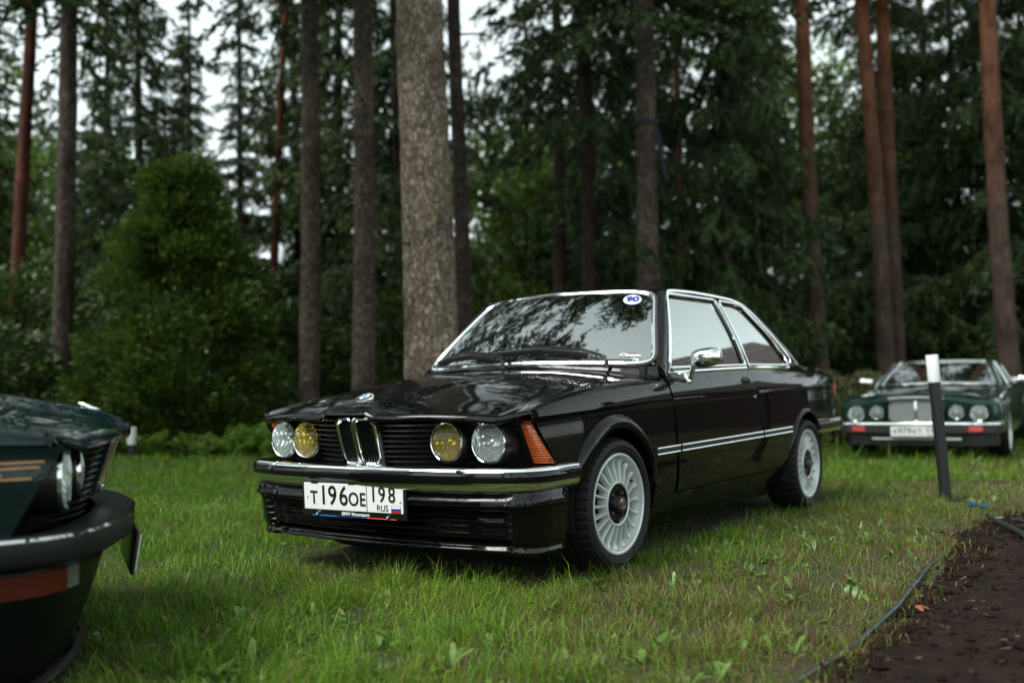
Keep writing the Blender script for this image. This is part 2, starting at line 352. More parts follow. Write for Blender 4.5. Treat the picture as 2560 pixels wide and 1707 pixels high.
def fast_mesh(name, V, loops, counts, mats, mat_idx=None, smooth=False):
    me = bpy.data.meshes.new(name); V = np.ascontiguousarray(V, np.float32); loops = np.ascontiguousarray(loops, np.int32).ravel()
    me.vertices.add(len(V)); me.vertices.foreach_set('co', V.ravel())
    me.loops.add(len(loops)); me.loops.foreach_set('vertex_index', loops)
    counts = np.asarray(counts, np.int32); st = np.r_[0, np.cumsum(counts)[:-1]].astype(np.int32)
    me.polygons.add(len(counts)); me.polygons.foreach_set('loop_start', st)
    for m_ in mats: me.materials.append(m_)
    if mat_idx is not None: me.polygons.foreach_set('material_index', np.asarray(mat_idx, np.int32))
    me.polygons.foreach_set('use_smooth', np.full(len(counts), bool(smooth)))
    me.update(calc_edges=True); me.validate(verbose=False)
    return me
N2 = 900; ly_ = rng.uniform(-2.3, 4.0, N2); lx_ = SOIL_X(ly_)+rng.uniform(-.10, 2.2, N2); an = rng.uniform(0, 6.283, N2); ll = rng.uniform(.006, .028, N2); lw = rng.uniform(.001, .0035, N2); lz = gz(lx_, ly_)+.045
dv = np.stack([np.cos(an), np.sin(an), rng.normal(0, .25, N2)], -1)*ll[:, None]/2; sv = np.stack([-np.sin(an), np.cos(an), 0*an], -1)*lw[:, None]/2; cc_ = np.stack([lx_, ly_, lz], -1)
LV = np.stack([cc_-dv-sv, cc_-dv+sv, cc_+dv+sv+np.array([0, 0, .002]), cc_+dv-sv], 1).reshape(-1, 3)
F = (np.array(octf)[None]+6*np.arange(N)[:, None, None]).reshape(-1, 3)
tag(link(bpy.data.objects.new('soil_crumbs', fast_mesh('soil_crumbs', V, F, np.full(len(F), 3), [MT['soil']]))), kind='stuff')

def leaf_mat(name, cols, rough=.45, trans=.30, noise_scale=.8, dark=(.5, 1.0), spec=.4):
    """cols: list of greens picked per leaf; slow noise shifts whole patches"""
    m = bpy.data.materials.new(name); m.use_nodes = True; t = m.node_tree; b = t.nodes['Principled BSDF']; out = t.nodes['Material Output']
    g = nd(m, 'ShaderNodeNewGeometry'); tc = nd(m, 'ShaderNodeTexCoord'); n = nd(m, 'ShaderNodeTexNoise'); n.inputs['Scale'].default_value = noise_scale; n.inputs['Detail'].default_value = 4
    lk(m, g.outputs['Position'], n.inputs['Vector'])
    mixv = mathn(m, 'ADD', mathn(m, 'MULTIPLY', g.outputs['Random Per Island'], .55), mathn(m, 'MULTIPLY', n.outputs['Fac'], .55)); mixv = mathn(m, 'SUBTRACT', mixv, .05)
    k = len(cols); r = ramp(m, [(.12+.76*i/(k-1), c) for i, c in enumerate(cols)]); lk(m, mixv, r.inputs[0])
    lk(m, r.outputs[0], b.inputs['Base Color']); b.inputs['Roughness'].default_value = rough; b.inputs['Specular IOR Level'].default_value = spec
    tr = nd(m, 'ShaderNodeBsdfTranslucent'); lk(m, r.outputs[0], tr.inputs[0]); mx = nd(m, 'ShaderNodeMixShader'); mx.inputs[0].default_value = trans
    lk(m, b.outputs[0], mx.inputs[1]); lk(m, tr.outputs[0], mx.inputs[2]); lk(m, mx.outputs[0], out.inputs['Surface'])
    return m
MT['grass'] = leaf_mat('grass_blades', [(.032, .108, .005), (.066, .175, .009), (.12, .245, .016), (.20, .31, .032), (.31, .33, .075)], .4, .35, .7)
MT['grass_dry'] = leaf_mat('dry_blades', [(.10, .085, .028), (.17, .125, .05), (.12, .062, .032), (.24, .19, .09)], .5, .3, 1.1)
MT['weed'] = leaf_mat('weed_leaves', [(.05, .12, .012), (.08, .165, .022), (.12, .21, .04), (.18, .26, .07)], .35, .3, .9, spec=.5)

def green_root():                                           # the neighbouring car's footprint, kept clear of grass
    return None
GC_T = math.radians(149); GC_O = np.array([-.52, -2.52])
def in_green(x, y, m=0.0):
    dx, dy = x-GC_O[0], y-GC_O[1]; c, s = math.cos(-GC_T), math.sin(-GC_T); lx = dx*c-dy*s; ly = dx*s+dy*c
    return (np.abs(lx) < .78+m) & (ly > -.75-m) & (ly < 3.6)
def grass_band(n, d0, d1, a0, a1, hgt, wid, seed):
    r_ = np.random.default_rng(seed)
    d = np.sqrt(r_.uniform(d0*d0, d1*d1, n)); a = YAW+np.radians(r_.uniform(a0, a1, n))
    x = CAM_POS[0]+d*np.sin(a); y = CAM_POS[1]+d*np.cos(a)
    # gather into tufts
    tuft = fbm(x, y, 21, 4, f0=6); dens = fbm(x, y, 22, 4, f0=1.1)
    edge = SOIL_X(np.clip(y, -2.6, 4.1))-x
    dry = np.clip(.08+.55*fbm(x, y, 23, 4, f0=.9)+.62*np.exp(-np.maximum(edge, 0)/.7)*(np.abs(y) < 5)+.25*((x > .9) & (y > -1)), 0, 1)
    bare = (fbm(x, y, 24, 4, f0=1.6) > .20-.30*np.exp(-np.maximum(edge, 0)/.45))
    keep = r_.uniform(0, 1, n) < np.clip(.52+1.1*tuft+.6*dens, .10, 1)
    thin = bare & (r_.uniform(0, 1, n) < .70)
    keep &= ~in_soil(x, y, np.abs(.10*r_.normal(0, 1, n))*(r_.uniform(0, 1, n) < .5)+.02)
    keep &= ~((np.abs(x) < .72) & (y > -.45) & (y < 3.2) & (r_.uniform(0, 1, n) < .8))
    keep &= ~((np.abs(x) < .81) & (np.abs(y) < .12)) & ~((np.abs(x) < .81) & (np.abs(y-2.563) < .12))
    keep &= ~(in_green(x, y, -.1) & (r_.uniform(0, 1, n) < .9))
    track = np.abs(y-(4.78+.30*(x-.1))) < .16+.05*fbm(x, y, 31, 3, f0=2); keep &= ~(track & (x > -2.5) & (r_.uniform(0, 1, n) < .82))
    x, y, d, dry, tuft, thin = x[keep], y[keep], d[keep], dry[keep], tuft[keep], thin[keep]; n = len(x); dry = np.where(thin, .95, dry)
    z = gz(x, y)-.004
    h = hgt*r_.gamma(6, 1/6, n)*(.55+1.1*np.clip(tuft+.35, 0, 1))*(1-.35*dry)*(1+.35*np.clip(fbm(x, y, 25, 3, f0=.7), -1, 1))
    h = np.where((np.abs(x) < .78) & (y > -.6) & (y < 3.4), h*.55, h)
    h = np.where(thin, h*.42, h); h = np.where((y > -1.15) & (y < -.52) & (np.abs(x) < .95), h*1.25, h)
    w = wid*r_.uniform(.6, 1.4, n)*np.maximum(1, d/6.0)
    th = r_.uniform(0, 6.283, n); ln = np.abs(r_.normal(0, .8, n))+.15+.9*thin; la = 6.283*fbm(x, y, 26, 2, f0=1.5)+r_.normal(0, 1.5, n)
    lx, ly = np.cos(la)*ln*h, np.sin(la)*ln*h; cx, cy = np.cos(th)*w/2, np.sin(th)*w/2
    B = np.stack([x, y, z], -1); Wv = np.stack([cx, cy, 0*cx], -1)
    Mi = B+np.stack([lx*.30, ly*.30, h*.58], -1); Tp = B+np.stack([lx, ly, h*np.clip(1.02-.33*ln, .25, 1)], -1)
    V = np.stack([B-Wv, B+Wv, Mi-Wv*.8, Mi+Wv*.8, Tp], 1).reshape(-1, 3)
    i = 5*np.arange(n)[:, None]
    return V, i, (r_.uniform(0, 1, n) < dry*.75)
bands = [(190000, 2.2, 4.2, -44, 40, .062, .0027, 1), (200000, 4.2, 7.0, -40, 38, .064, .0030, 2), (130000, 7.0, 11.5, -36, 36, .072, .0042, 3), (70000, 11.5, 19, -33, 33, .09, .006, 4)]
Vs, q4, t3, mi = [], [], [], []; off = 0
for bd in bands:
    V, i, dr_ = grass_band(*bd); i = i+off; off += len(V); Vs.append(V); q4.append(i+np.array([0, 1, 3, 2])); t3.append(i+np.array([2, 3, 4])); mi.append(dr_)
q4 = np.concatenate(q4); t3 = np.concatenate(t3); mi = np.concatenate(mi)
me = fast_mesh('grass', np.concatenate(Vs), np.concatenate([q4.ravel(), t3.ravel()]), np.r_[np.full(len(q4), 4), np.full(len(t3), 3)], [MT['grass'], MT['grass_dry']], np.r_[mi, mi], False)
tag(link(bpy.data.objects.new('grass', me)), kind='stuff')

MT['litter'] = leaf_mat('litter_bits', [(.05, .024, .014), (.10, .055, .03), (.17, .11, .06), (.28, .22, .14)], .7, .0, 3.0)
tag(link(bpy.data.objects.new('soil_litter', fast_mesh('soil_litter', LV, np.arange(4*N2).reshape(-1, 4), np.full(N2, 4), [MT['litter']]))), kind='stuff')
# broad weed leaves among the grass
def leaf_strip(P0, dirx, length, width, rise, bend, lob=0.0, n=6):
    """one curved leaf as verts (2 per row) ; all arrays (k,)"""
    k = len(length); t = np.linspace(0, 1, n)[None, :]
    ang = rise[:, None]-bend[:, None]*t; st = length[:, None]/(n-1)
    r = np.cumsum(np.cos(ang)*st, 1)-np.cos(ang[:, :1])*st; z = np.cumsum(np.sin(ang)*st, 1)-np.sin(ang[:, :1])*st
    wv = width[:, None]*(np.sin(np.pi*np.clip(t*.92+.04, 0, 1))**.8*(.45+.75*t)+.05)*(1-.30*lob*(np.arange(n)[None, :] % 2))*(t < .99)
    C = P0[:, None, :]+np.stack([r*np.cos(dirx)[:, None], r*np.sin(dirx)[:, None], z], -1)
    S = np.stack([-np.sin(dirx), np.cos(dirx), 0*dirx], -1)[:, None, :]
    L = C-S*wv[..., None]/2+np.array([0, 0, .25])*wv[..., None]/2; Rr = C+S*wv[..., None]/2+np.array([0, 0, .25])*wv[..., None]/2
    V = np.stack([L, Rr], 2).reshape(k, 2*n, 3); i = (2*n*np.arange(k))[:, None, None]; j = 2*np.arange(n-1)[None, :, None]
    F = (i+j+np.array([0, 1, 3, 2])[None, None, :]).reshape(-1, 4)
    return V.reshape(-1, 3), F
r_ = np.random.default_rng(99); nro = 1500
d = np.sqrt(r_.uniform(2.2**2, 7.5**2, nro)); a = YAW+np.radians(r_.uniform(-40, 36, nro)); x = CAM_POS[0]+d*np.sin(a); y = CAM_POS[1]+d*np.cos(a)
ok = ~in_soil(x, y, -.1) & ~((np.abs(x) < .86) & (y > -.75) & (y < 3.4)) & ~in_green(x, y, .0) & (fbm(x, y, 27, 3, f0=1.2) > -.12); x, y = x[ok], y[ok]
nl = r_.integers(2, 6, len(x)); xi = np.repeat(x, nl); yi = np.repeat(y, nl); k = len(xi); xi += r_.normal(0, .012, k); yi += r_.normal(0, .012, k)
V, F = leaf_strip(np.stack([xi, yi, gz(xi, yi)], -1), r_.uniform(0, 6.283, k), r_.uniform(.02, .075, k), r_.uniform(.012, .030, k), r_.uniform(.5, 1.5, k), r_.uniform(.3, 1.5, k), r_.uniform(0, 1, k)[:, None]*1.4)
tag(link(bpy.data.objects.new('weed_leaves', fast_mesh('weed_leaves', V, F, np.full(len(F), 4), [MT['weed']], None, True))), kind='stuff')
# larger single plants that stand out in front of the cars
spots = [(1.06, -1.52, 1.3), (.72, -1.42, 1.1), (1.5, -1.05, 1.2), (1.28, -.62, 1.0), (.42, -1.30, 1.0), (1.62, -.2, 1.0), (.95, -.82, 1.15), (1.3, .55, .9), (.12, -1.18, .9), (1.18, -1.85, 1.3), (.55, -1.95, 1.2), (1.72, -1.35, 1.1), (.86, -.35, .95), (-.62, -.95, .9)]
where = ['beside the brown patch in the lawn', 'left of the brown patch in the lawn', 'in the lawn near the hose', 'in front of the black car near its front wheel', 'below the white number plate', 'halfway between the front wheel and the hose', 'below the right end of the chin spoiler', 'on the dry lawn beside the door', 'under the left half of the black bumper', 'at the bottom edge of the lawn right of centre', 'in the shaded grass near the dark green car', 'nearest the hose at the bottom of the lawn', 'against the front tyre of the black car', 'by the left corner of the chin spoiler']
for q, ((x, y, s_), wh) in enumerate(zip(spots, where)):
    k = 9; rr = np.random.default_rng(300+q)
    V, F = leaf_strip(np.stack([rr.normal(0, .008, k), rr.normal(0, .008, k), np.zeros(k)], -1), np.linspace(0, 6.0, k)+rr.normal(0, .3, k), rr.uniform(.04, .085, k)*s_, rr.uniform(.016, .03, k)*s_, rr.uniform(.6, 1.4, k), rr.uniform(.5, 1.4, k), np.full((k, 1), 1.1), n=8)
    o = mesh_obj('dandelion', V, F, MT['weed'], None, True, None); o.location = (x, y, float(gz(x, y)))
    tag(o, 'broad-leaved green weed '+wh, 'weed', 'broad-leaved weeds in the lawn')
# ================================================================== trees
def bark(name, c0, c1, c2, sx=9.0, sz=3.0, bump=.6, lichen=None, zcol=None):
    m = pbr(name, c1, .9); b = m.node_tree.nodes['Principled BSDF']; b.inputs['Specular IOR Level'].default_value = .2
    tc = nd(m, 'ShaderNodeTexCoord'); mp = nd(m, 'ShaderNodeMapping'); mp.inputs['Scale'].default_value = (sx, sx, sz); lk(m, tc.outputs['Object'], mp.inputs[0])
    v = nd(m, 'ShaderNodeTexVoronoi', feature='F1'); v.inputs['Scale'].default_value = 3.0; lk(m, mp.outputs[0], v.inputs['Vector'])
    n = nd(m, 'ShaderNodeTexNoise'); n.inputs['Scale'].default_value = 2.2; n.inputs['Detail'].default_value = 10; n.inputs['Roughness'].default_value = .7; lk(m, mp.outputs[0], n.inputs['Vector'])
    f = mathn(m, 'ADD', mathn(m, 'MULTIPLY', v.outputs['Distance'], .22), mathn(m, 'MULTIPLY', n.outputs['Fac'], 1.0)); f = mathn(m, 'SUBTRACT', f, .08)
    r = ramp(m, [(.25, c2), (.5, c1), (.75, c0)]); lk(m, f, r.inputs[0]); col = r.outputs[0]
    if zcol:                                                # ruddy upper bark of a pine
        sp = nd(m, 'ShaderNodeSeparateXYZ'); lk(m, tc.outputs['Object'], sp.inputs[0])
        n2 = nd(m, 'ShaderNodeTexNoise'); n2.inputs['Scale'].default_value = 1.2; lk(m, tc.outputs['Object'], n2.inputs['Vector'])
        zz = mathn(m, 'ADD', sp.outputs[2], mathn(m, 'MULTIPLY', n2.outputs['Fac'], 4.0)); mr = nd(m, 'ShaderNodeMapRange'); mr.inputs[1].default_value = zcol[1]; mr.inputs[2].default_value = zcol[2]; lk(m, zz, mr.inputs[0])
        r2 = ramp(m, [(.25, tuple(k*.25 for k in zcol[0])), (.48, tuple(k*.8 for k in zcol[0])), (.75, zcol[0])]); lk(m, f, r2.inputs[0])
        mx = nd(m, 'ShaderNodeMix', data_type='RGBA'); lk(m, mr.outputs[0], mx.inputs[0]); lk(m, col, mx.inputs[6]); lk(m, r2.outputs[0], mx.inputs[7]); col = mx.outputs[2]
    if lichen or sx > 8.5:                                # pale flakes of bark, each with its own shade and a dark edge
        mp2 = nd(m, 'ShaderNodeMapping'); mp2.inputs['Scale'].default_value = (1, 1, .62); lk(m, tc.outputs['Object'], mp2.inputs[0])
        nw = nd(m, 'ShaderNodeTexNoise'); nw.inputs['Scale'].default_value = 14; nw.inputs['Detail'].default_value = 4; lk(m, mp2.outputs[0], nw.inputs['Vector'])
        wp = nd(m, 'ShaderNodeVectorMath', operation='MULTIPLY_ADD'); lk(m, nw.outputs['Color'], wp.inputs[0]); wp.inputs[1].default_value = (.07, .07, .07); lk(m, mp2.outputs[0], wp.inputs[2])
        v2 = nd(m, 'ShaderNodeTexVoronoi'); v2.inputs['Scale'].default_value = 21; lk(m, wp.outputs[0], v2.inputs['Vector']); v3 = nd(m, 'ShaderNodeTexVoronoi', feature='DISTANCE_TO_EDGE'); v3.inputs['Scale'].default_value = 21; lk(m, wp.outputs[0], v3.inputs['Vector'])
        sc_ = nd(m, 'ShaderNodeSeparateColor'); lk(m, v2.outputs['Color'], sc_.inputs[0]); rp = ramp(m, [(.0, (.58, .54, .50)), (.6, (1.0, .98, .95)), (1.0, (1.5, 1.5, 1.5))]); lk(m, sc_.outputs[0], rp.inputs[0])
        re = ramp(m, [(.0, (.35, .32, .30)), (.16, (1, 1, 1))]); lk(m, v3.outputs['Distance'], re.inputs[0])
        m1 = nd(m, 'ShaderNodeMix', data_type='RGBA', blend_type='MULTIPLY'); m1.inputs[0].default_value = 1; lk(m, rp.outputs[0], m1.inputs[6]); lk(m, re.outputs[0], m1.inputs[7])
        m2 = nd(m, 'ShaderNodeMix', data_type='RGBA', blend_type='MULTIPLY'); m2.inputs[0].default_value = .85; lk(m, col, m2.inputs[6]); lk(m, m1.outputs[2], m2.inputs[7]); col = m2.outputs[2]
        f = mathn(m, 'ADD', f, mathn(m, 'MULTIPLY', mathn(m, 'MINIMUM', v3.outputs['Distance'], .15), 2.5))
    if lichen:
        n3 = nd(m, 'ShaderNodeTexNoise'); n3.inputs['Scale'].default_value = 6.0; n3.inputs['Detail'].default_value = 6; lk(m, tc.outputs['Object'], n3.inputs['Vector'])
        r3 = ramp(m, [(.60, (0, 0, 0)), (.68, (1, 1, 1))]); lk(m, n3.outputs['Fac'], r3.inputs[0])
        mx = nd(m, 'ShaderNodeMix', data_type='RGBA'); lk(m, mathn(m, 'MULTIPLY', r3.outputs[0], .7), mx.inputs[0]); lk(m, col, mx.inputs[6]); mx.inputs[7].default_value = (*lichen, 1); col = mx.outputs[2]
    n4 = nd(m, 'ShaderNodeTexNoise'); n4.inputs['Scale'].default_value = 1.7; n4.inputs['Detail'].default_value = 5; lk(m, tc.outputs['Object'], n4.inputs['Vector'])
    r4 = ramp(m, [(.32, (.50, .47, .44)), (.52, (.92, .9, .88)), (.70, (1.15, 1.12, 1.06))]); lk(m, n4.outputs['Fac'], r4.inputs[0])
    mu = nd(m, 'ShaderNodeMix', data_type='RGBA', blend_type='MULTIPLY'); mu.inputs[0].default_value = 1; lk(m, col, mu.inputs[6]); lk(m, r4.outputs[0], mu.inputs[7]); col = mu.outputs[2]
    lk(m, col, b.inputs['Base Color'])
    bp = nd(m, 'ShaderNodeBump'); bp.inputs['Strength'].default_value = bump; bp.inputs['Distance'].default_value = .03; lk(m, f, bp.inputs['Height']); lk(m, bp.outputs[0], b.inputs['Normal'])
    return m
MT['bark_big'] = bark('bark_big_spruce', (.46, .40, .34), (.26, .21, .17), (.075, .057, .046), 11, 7, 1.0, (.20, .21, .10))
MT['bark_grey'] = bark('bark_spruce', (.17, .145, .122), (.10, .082, .068), (.04, .032, .027), 9, 4, .8)
MT['bark_pine'] = bark('bark_pine', (.105, .072, .056), (.058, .04, .032), (.02, .014, .012), 5, 1.6, 1.0, None, ((.20, .075, .036), 5.6, 9.6))
MT['bark_red'] = bark('bark_red_pine', (.13, .042, .025), (.075, .027, .018), (.028, .013, .010), 5, 2.2, .8)
MT['bark_dark'] = bark('bark_dark', (.075, .062, .052), (.045, .036, .03), (.018, .014, .012), 9, 4, .7)

def trunk_mesh(name, slope, r0, H, mat, seed, bulge=.35, nseg=28, nz=70, rough=.03):
    r_ = np.random.default_rng(seed); zz = np.concatenate([[-.15, -.05], np.linspace(0, 1, nz)**1.3*H]); th = np.linspace(0, 2*math.pi, nseg, endpoint=False)
    V = []
    ph = r_.uniform(0, 6.28, 6)
    for z in zz:
        t = max(z, 0)/H; rad = r0*(1.06-.80*t)*(1+bulge*math.exp(-max(z, 0)/.30))
        bend = .05*math.sin(z*.35+ph[4])*min(1, max(z, 0)/3)
        lob = 1+.06*bulge*np.sin(3*th+ph[0])*math.exp(-max(z, 0)/.5)+rough*np.sin(5*th+ph[1]+z*1.1)*np.sin(z*2.3+ph[2])+rough*.7*r_.normal(0, 1, nseg)
        for k in range(nseg): V.append((slope[0]*z+bend+rad*lob[k]*math.cos(th[k]), slope[1]*z+rad*lob[k]*math.sin(th[k]), z))
    return V, gfaces(len(zz), nseg, 0, True, wrap_m=True)

def plated(V, nseg, slope, amp, seed):
    """push a trunk's rings in and out into upright flaky plates with cracks between"""
    V = np.array(V); n = len(V)//nseg; ring = V.reshape(n, nseg, 3); th = np.linspace(0, 2*math.pi, nseg, endpoint=False)
    z = ring[:, :, 2]; c = ring.mean(1, keepdims=True); r = np.linalg.norm((ring-c)[:, :, :2], axis=2).mean()
    u = np.repeat((r*np.cos(th))[None], n, 0); v = np.repeat((r*np.sin(th))[None], n, 0)
    a = np.abs(fbm(u+v*.7+.12*z, z*.55+v, seed, 3, f0=9)); q = np.minimum(a*5, 1); f2 = fbm(u*1.3-v, z+u, seed+1, 4, f0=16)
    d = (ring-c); d[:, :, 2] = 0; d /= np.maximum(np.linalg.norm(d, axis=2, keepdims=True), 1e-6)
    return (ring+d*(amp*(q-.6)+amp*.5*f2)[:, :, None]).reshape(-1, 3)
def quads_from(C, D, L, W, r_):
    """leaf diamonds: centre, direction, length, width"""
    n = len(C); ref = r_.normal(0, 1, (n, 3)); S = np.cross(D, ref); S /= np.maximum(np.linalg.norm(S, axis=1, keepdims=True), 1e-6)
    a = C-D*L[:, None]*.5; b = C+S*W[:, None]*.5-D*L[:, None]*.08; c = C+D*L[:, None]*.5; d = C-S*W[:, None]*.5-D*L[:, None]*.08
    V = np.stack([a, b, c, d], 1).reshape(-1, 3); F = np.arange(4*n).reshape(-1, 4); return V, F
def conifer(seed, H, z0, R, whorls, per, droop=.5, twigs=16, leaves=7, leaf=(.10, .035), hang=.35, taper=1.0, upturn=.3, gaps=0.0, flat=1.0):
    """spruce-like crown: whorls of drooping branches with hanging twigs; quads + branch sticks"""
    r_ = np.random.default_rng(seed); C, D, L, W = [], [], [], []; SV, SF = [], []
    for wv in range(whorls):
        t = (wv+r_.uniform(0, 1))/whorls; z = z0+(H-z0)*t; rad = R*((1-t)**taper*.92+.05)*r_.uniform(.75, 1.15)
        if r_.uniform() < gaps*.5: continue
        for k in range(per):
            if r_.uniform() < gaps: continue
            az = 6.283*(k/per)+r_.uniform(0, 6.28); rr = rad*r_.uniform(.6, 1.15); dr = droop*r_.uniform(.6, 1.3)
            s = np.linspace(0, 1, 9); px = rr*s; pz = z-dr*rr*s**1.25+upturn*rr*.6*np.maximum(s-.55, 0)**1.5
            u = np.array([math.cos(az), math.sin(az), 0]); v = np.array([-u[1], u[0], 0])
            P = u*px[:, None]+np.array([0, 0, 1])*pz[:, None]
            o = len(SV); rb = .006+.012*rr/2
            for q in range(0, 9, 2):
                for e in range(3):
                    an = 2.094*e; SV.append(P[q]+(v*math.cos(an)+np.array([0, 0, 1])*math.sin(an))*rb*(1.05-s[q]))
            for q in range(4):
                for e in range(3): SF.append((o+3*q+e, o+3*q+(e+1) % 3, o+3*q+3+(e+1) % 3, o+3*q+3+e))
            nt_ = max(3, int(twigs*rr/max(R, .1)+2)); sp = r_.uniform(.12, 1.0, nt_)
            for s_ in sp:
                p0 = u*np.interp(s_, s, px)+np.array([0, 0, np.interp(s_, s, pz)]); side = r_.choice([-1, 1]); tl = (.22+.42*(1-s_))*min(1.0, .35+rr*.35)*r_.uniform(.6, 1.3)
                td = v*side*r_.uniform(.5, 1)*flat+u*r_.uniform(.3, .9)+np.array([0, 0, -hang*r_.uniform(.3, 2.0)]); td /= np.linalg.norm(td)
                m_ = max(3, int(leaves*tl/.4)); f = r_.uniform(.05, 1, m_)
                C.append(p0+td*(tl*f)[:, None]+r_.normal(0, .02, (m_, 3))+np.array([0, 0, -.5*hang*tl])*(f**2)[:, None])
                dd = td+r_.normal(0, .45, (m_, 3)); dd /= np.linalg.norm(dd, axis=1, keepdims=True); D.append(dd)
                L.append(leaf[0]*r_.uniform(.6, 1.5, m_)); W.append(leaf[1]*r_.uniform(.6, 1.5, m_))
    V, F = quads_from(np.concatenate(C), np.concatenate(D), np.concatenate(L), np.concatenate(W), r_)
    return V, F, np.array(SV), np.array(SF)
def leafcloud(seed, n, centers, radii, leaf, squash=.8, updir=0.0, shell=.45):
    """leaf quads gathered in overlapping clumps"""
    r_ = np.random.default_rng(seed); k = len(centers); pr = np.asarray(radii)**2; pr = pr/pr.sum(); idx = r_.choice(k, n, p=pr)
    d = r_.normal(0, 1, (n, 3)); d /= np.linalg.norm(d, axis=1, keepdims=True); rad = radii[idx]*(shell+(1-shell)*r_.uniform(0, 1, n)**.5)*r_.uniform(.85, 1.12, n)
    C = centers[idx]+d*rad[:, None]*np.array([1, 1, squash]); D = d*.7+r_.normal(0, .6, (n, 3))+np.array([0, 0, updir]); D /= np.linalg.norm(D, axis=1, keepdims=True)
    return quads_from(C, D, leaf[0]*r_.uniform(.6, 1.4, n), leaf[1]*r_.uniform(.6, 1.4, n), r_)
MT['spruce'] = leaf_mat('spruce_needles', [(.012, .030, .011), (.026, .054, .016), (.05, .086, .022), (.105, .145, .034)], .5, .22, .5, spec=.3)
MT['spruce_far'] = leaf_mat('spruce_needles_far', [(.022, .038, .022), (.034, .052, .026), (.05, .068, .03)], .55, .25, .3, spec=.3)
MT['pine_needles'] = leaf_mat('pine_needles', [(.022, .036, .016), (.036, .056, .022), (.06, .08, .03)], .5, .25, .4, spec=.3)
MT['thuja'] = leaf_mat('thuja_sprays', [(.024, .056, .011), (.048, .098, .015), (.085, .145, .02), (.145, .195, .034)], .5, .25, 2.2, spec=.3)
MT['broadleaf'] = leaf_mat('broad_leaves', [(.06, .12, .02), (.10, .17, .03), (.16, .23, .06)], .5, .45, .5, spec=.3)
MT['bush'] = leaf_mat('bush_leaves', [(.022, .045, .010), (.045, .08, .015), (.08, .13, .028)], .45, .25, 1.2)
MT['rhodo'] = leaf_mat('rhododendron_leaves', [(.05, .075, .02), (.10, .12, .045), (.17, .18, .075), (.16, .11, .05)], .4, .25, 2.0)
MT['fern'] = leaf_mat('fern_fronds', [(.10, .20, .02), (.15, .27, .035), (.20, .32, .05)], .5, .4, 1.5)
def crown_mesh(name, data, mat, stick):
    V, F, SV, SF = data
    return fast_mesh(name, np.concatenate([V, SV]) if len(SV) else V, np.concatenate([F.ravel(), (SF+len(V)).ravel()]) if len(SV) else F.ravel(), np.full(len(F)+len(SF), 4), [mat, stick], np.r_[np.zeros(len(F)), np.ones(len(SF))])
CR = {}
CR['spruce_full'] = crown_mesh('spruce_crown', conifer(1, 15, 1.6, 2.9, 40, 6, .42, 22, 27, (.15, .030), .6, .9), MT['spruce'], MT['bark_dark'])
CR['spruce_dense'] = crown_mesh('spruce_crown_dense', conifer(2, 14, 2.2, 3.0, 36, 6, .35, 24, 28, (.15, .030), .75, .75), MT['spruce'], MT['bark_dark'])
CR['spruce_slim'] = crown_mesh('spruce_crown_slim', conifer(3, 13, 1.0, 1.9, 44, 5, .35, 17, 18, (.15, .038), .4, .95, .4, .10), MT['spruce_far'], MT['bark_dark'])
CR['spruce_high'] = crown_mesh('spruce_crown_high', conifer(4, 22, 7.2, 2.8, 30, 6, .5, 18, 14, (.17, .045), .55, .9, .3, .08), MT['spruce'], MT['bark_dark'])
CR['pine_high'] = crown_mesh('pine_crown', conifer(5, 22, 8.0, 3.0, 18, 5, .05, 18, 9, (.16, .05), .12, .45, .5, .25), MT['pine_needles'], MT['bark_dark'])
CR['spruce_loose'] = crown_mesh('spruce_crown_loose', conifer(6, 20, 3.6, 3.0, 34, 5, .45, 20, 26, (.15, .030), .75, .7, .3, .12), MT['spruce'], MT['bark_dark'])

def tree(name, label, xy, slope, r0, H, bark_m, crown=None, cscale=(1, 1, 1), crot=0.0, group='trunks of the forest behind the cars', seed=0, cz=0.0, nseg=28, **kw):
    g = float(gz(*xy)); t = thing(name, label, 'tree', (xy[0], xy[1], g), 0, group)
    V, F = trunk_mesh('trunk', slope, r0, H, bark_m, seed, nseg=nseg, **kw); V = plated(V, nseg, slope, r0*.05, seed) if nseg >= 28 else V; mesh_obj('trunk', V, F, bark_m, t, True, None)
    if nseg >= 28:                                          # dead stubs and twigs left on the bole
        r_ = np.random.default_rng(900+seed)
        for q in range(6):
            z = r_.uniform(1.6, 7.5); a = r_.uniform(0, 6.283); rad = r0*(1.06-.80*z/H); ln = r_.uniform(.12, .75); bx, by = slope[0]*z, slope[1]*z; d = np.array([math.cos(a), math.sin(a), 0])
            pts = [np.array([bx, by, z])+d*(rad*.7), np.array([bx, by, z])+d*(rad+ln*.5)+np.array([0, 0, -.05*ln]), np.array([bx, by, z])+d*(rad+ln)+np.array([0, 0, -.35*ln])]
            tube('branch_stub', pts, .010+.012*r0, MT['bark_dark'], t, 6, scale=[1.3, .8, .3])
    if crown:
        c = bpy.data.objects.new('crown', CR[crown]); link(c, t); c.scale = cscale; c.rotation_euler = (slope[1]*-1.0, slope[0], crot); c.location = (0, 0, cz)
    return t
G1 = 'tall trunks standing behind the cars'
tree('spruce_tree', 'thickest pale grey spruce trunk directly behind the black bonnet', (-3.79, 4.39), (.0207, -.0393), .277, 22, MT['bark_big'], 'spruce_high', (1.45, 1.45, 1), .4, G1, 1, nseg=150, rough=.006, nz=330, bulge=.5)
tree('pine_tree', 'red barked pine at the far left edge leaning to the right', (-14.84, 5.92), (.0832, .0036), .13, 20, MT['bark_red'], 'pine_high', (1, 1, .9), 1.2, G1, 2)
t_tag = tree('spruce_tree', 'grey trunk at the left with a small pale tag low on it', (-11.3, 4.71), (.062, -.0108), .150, 20, MT['bark_grey'], 'spruce_high', (.9, .9, .9), 2.2, G1, 3)
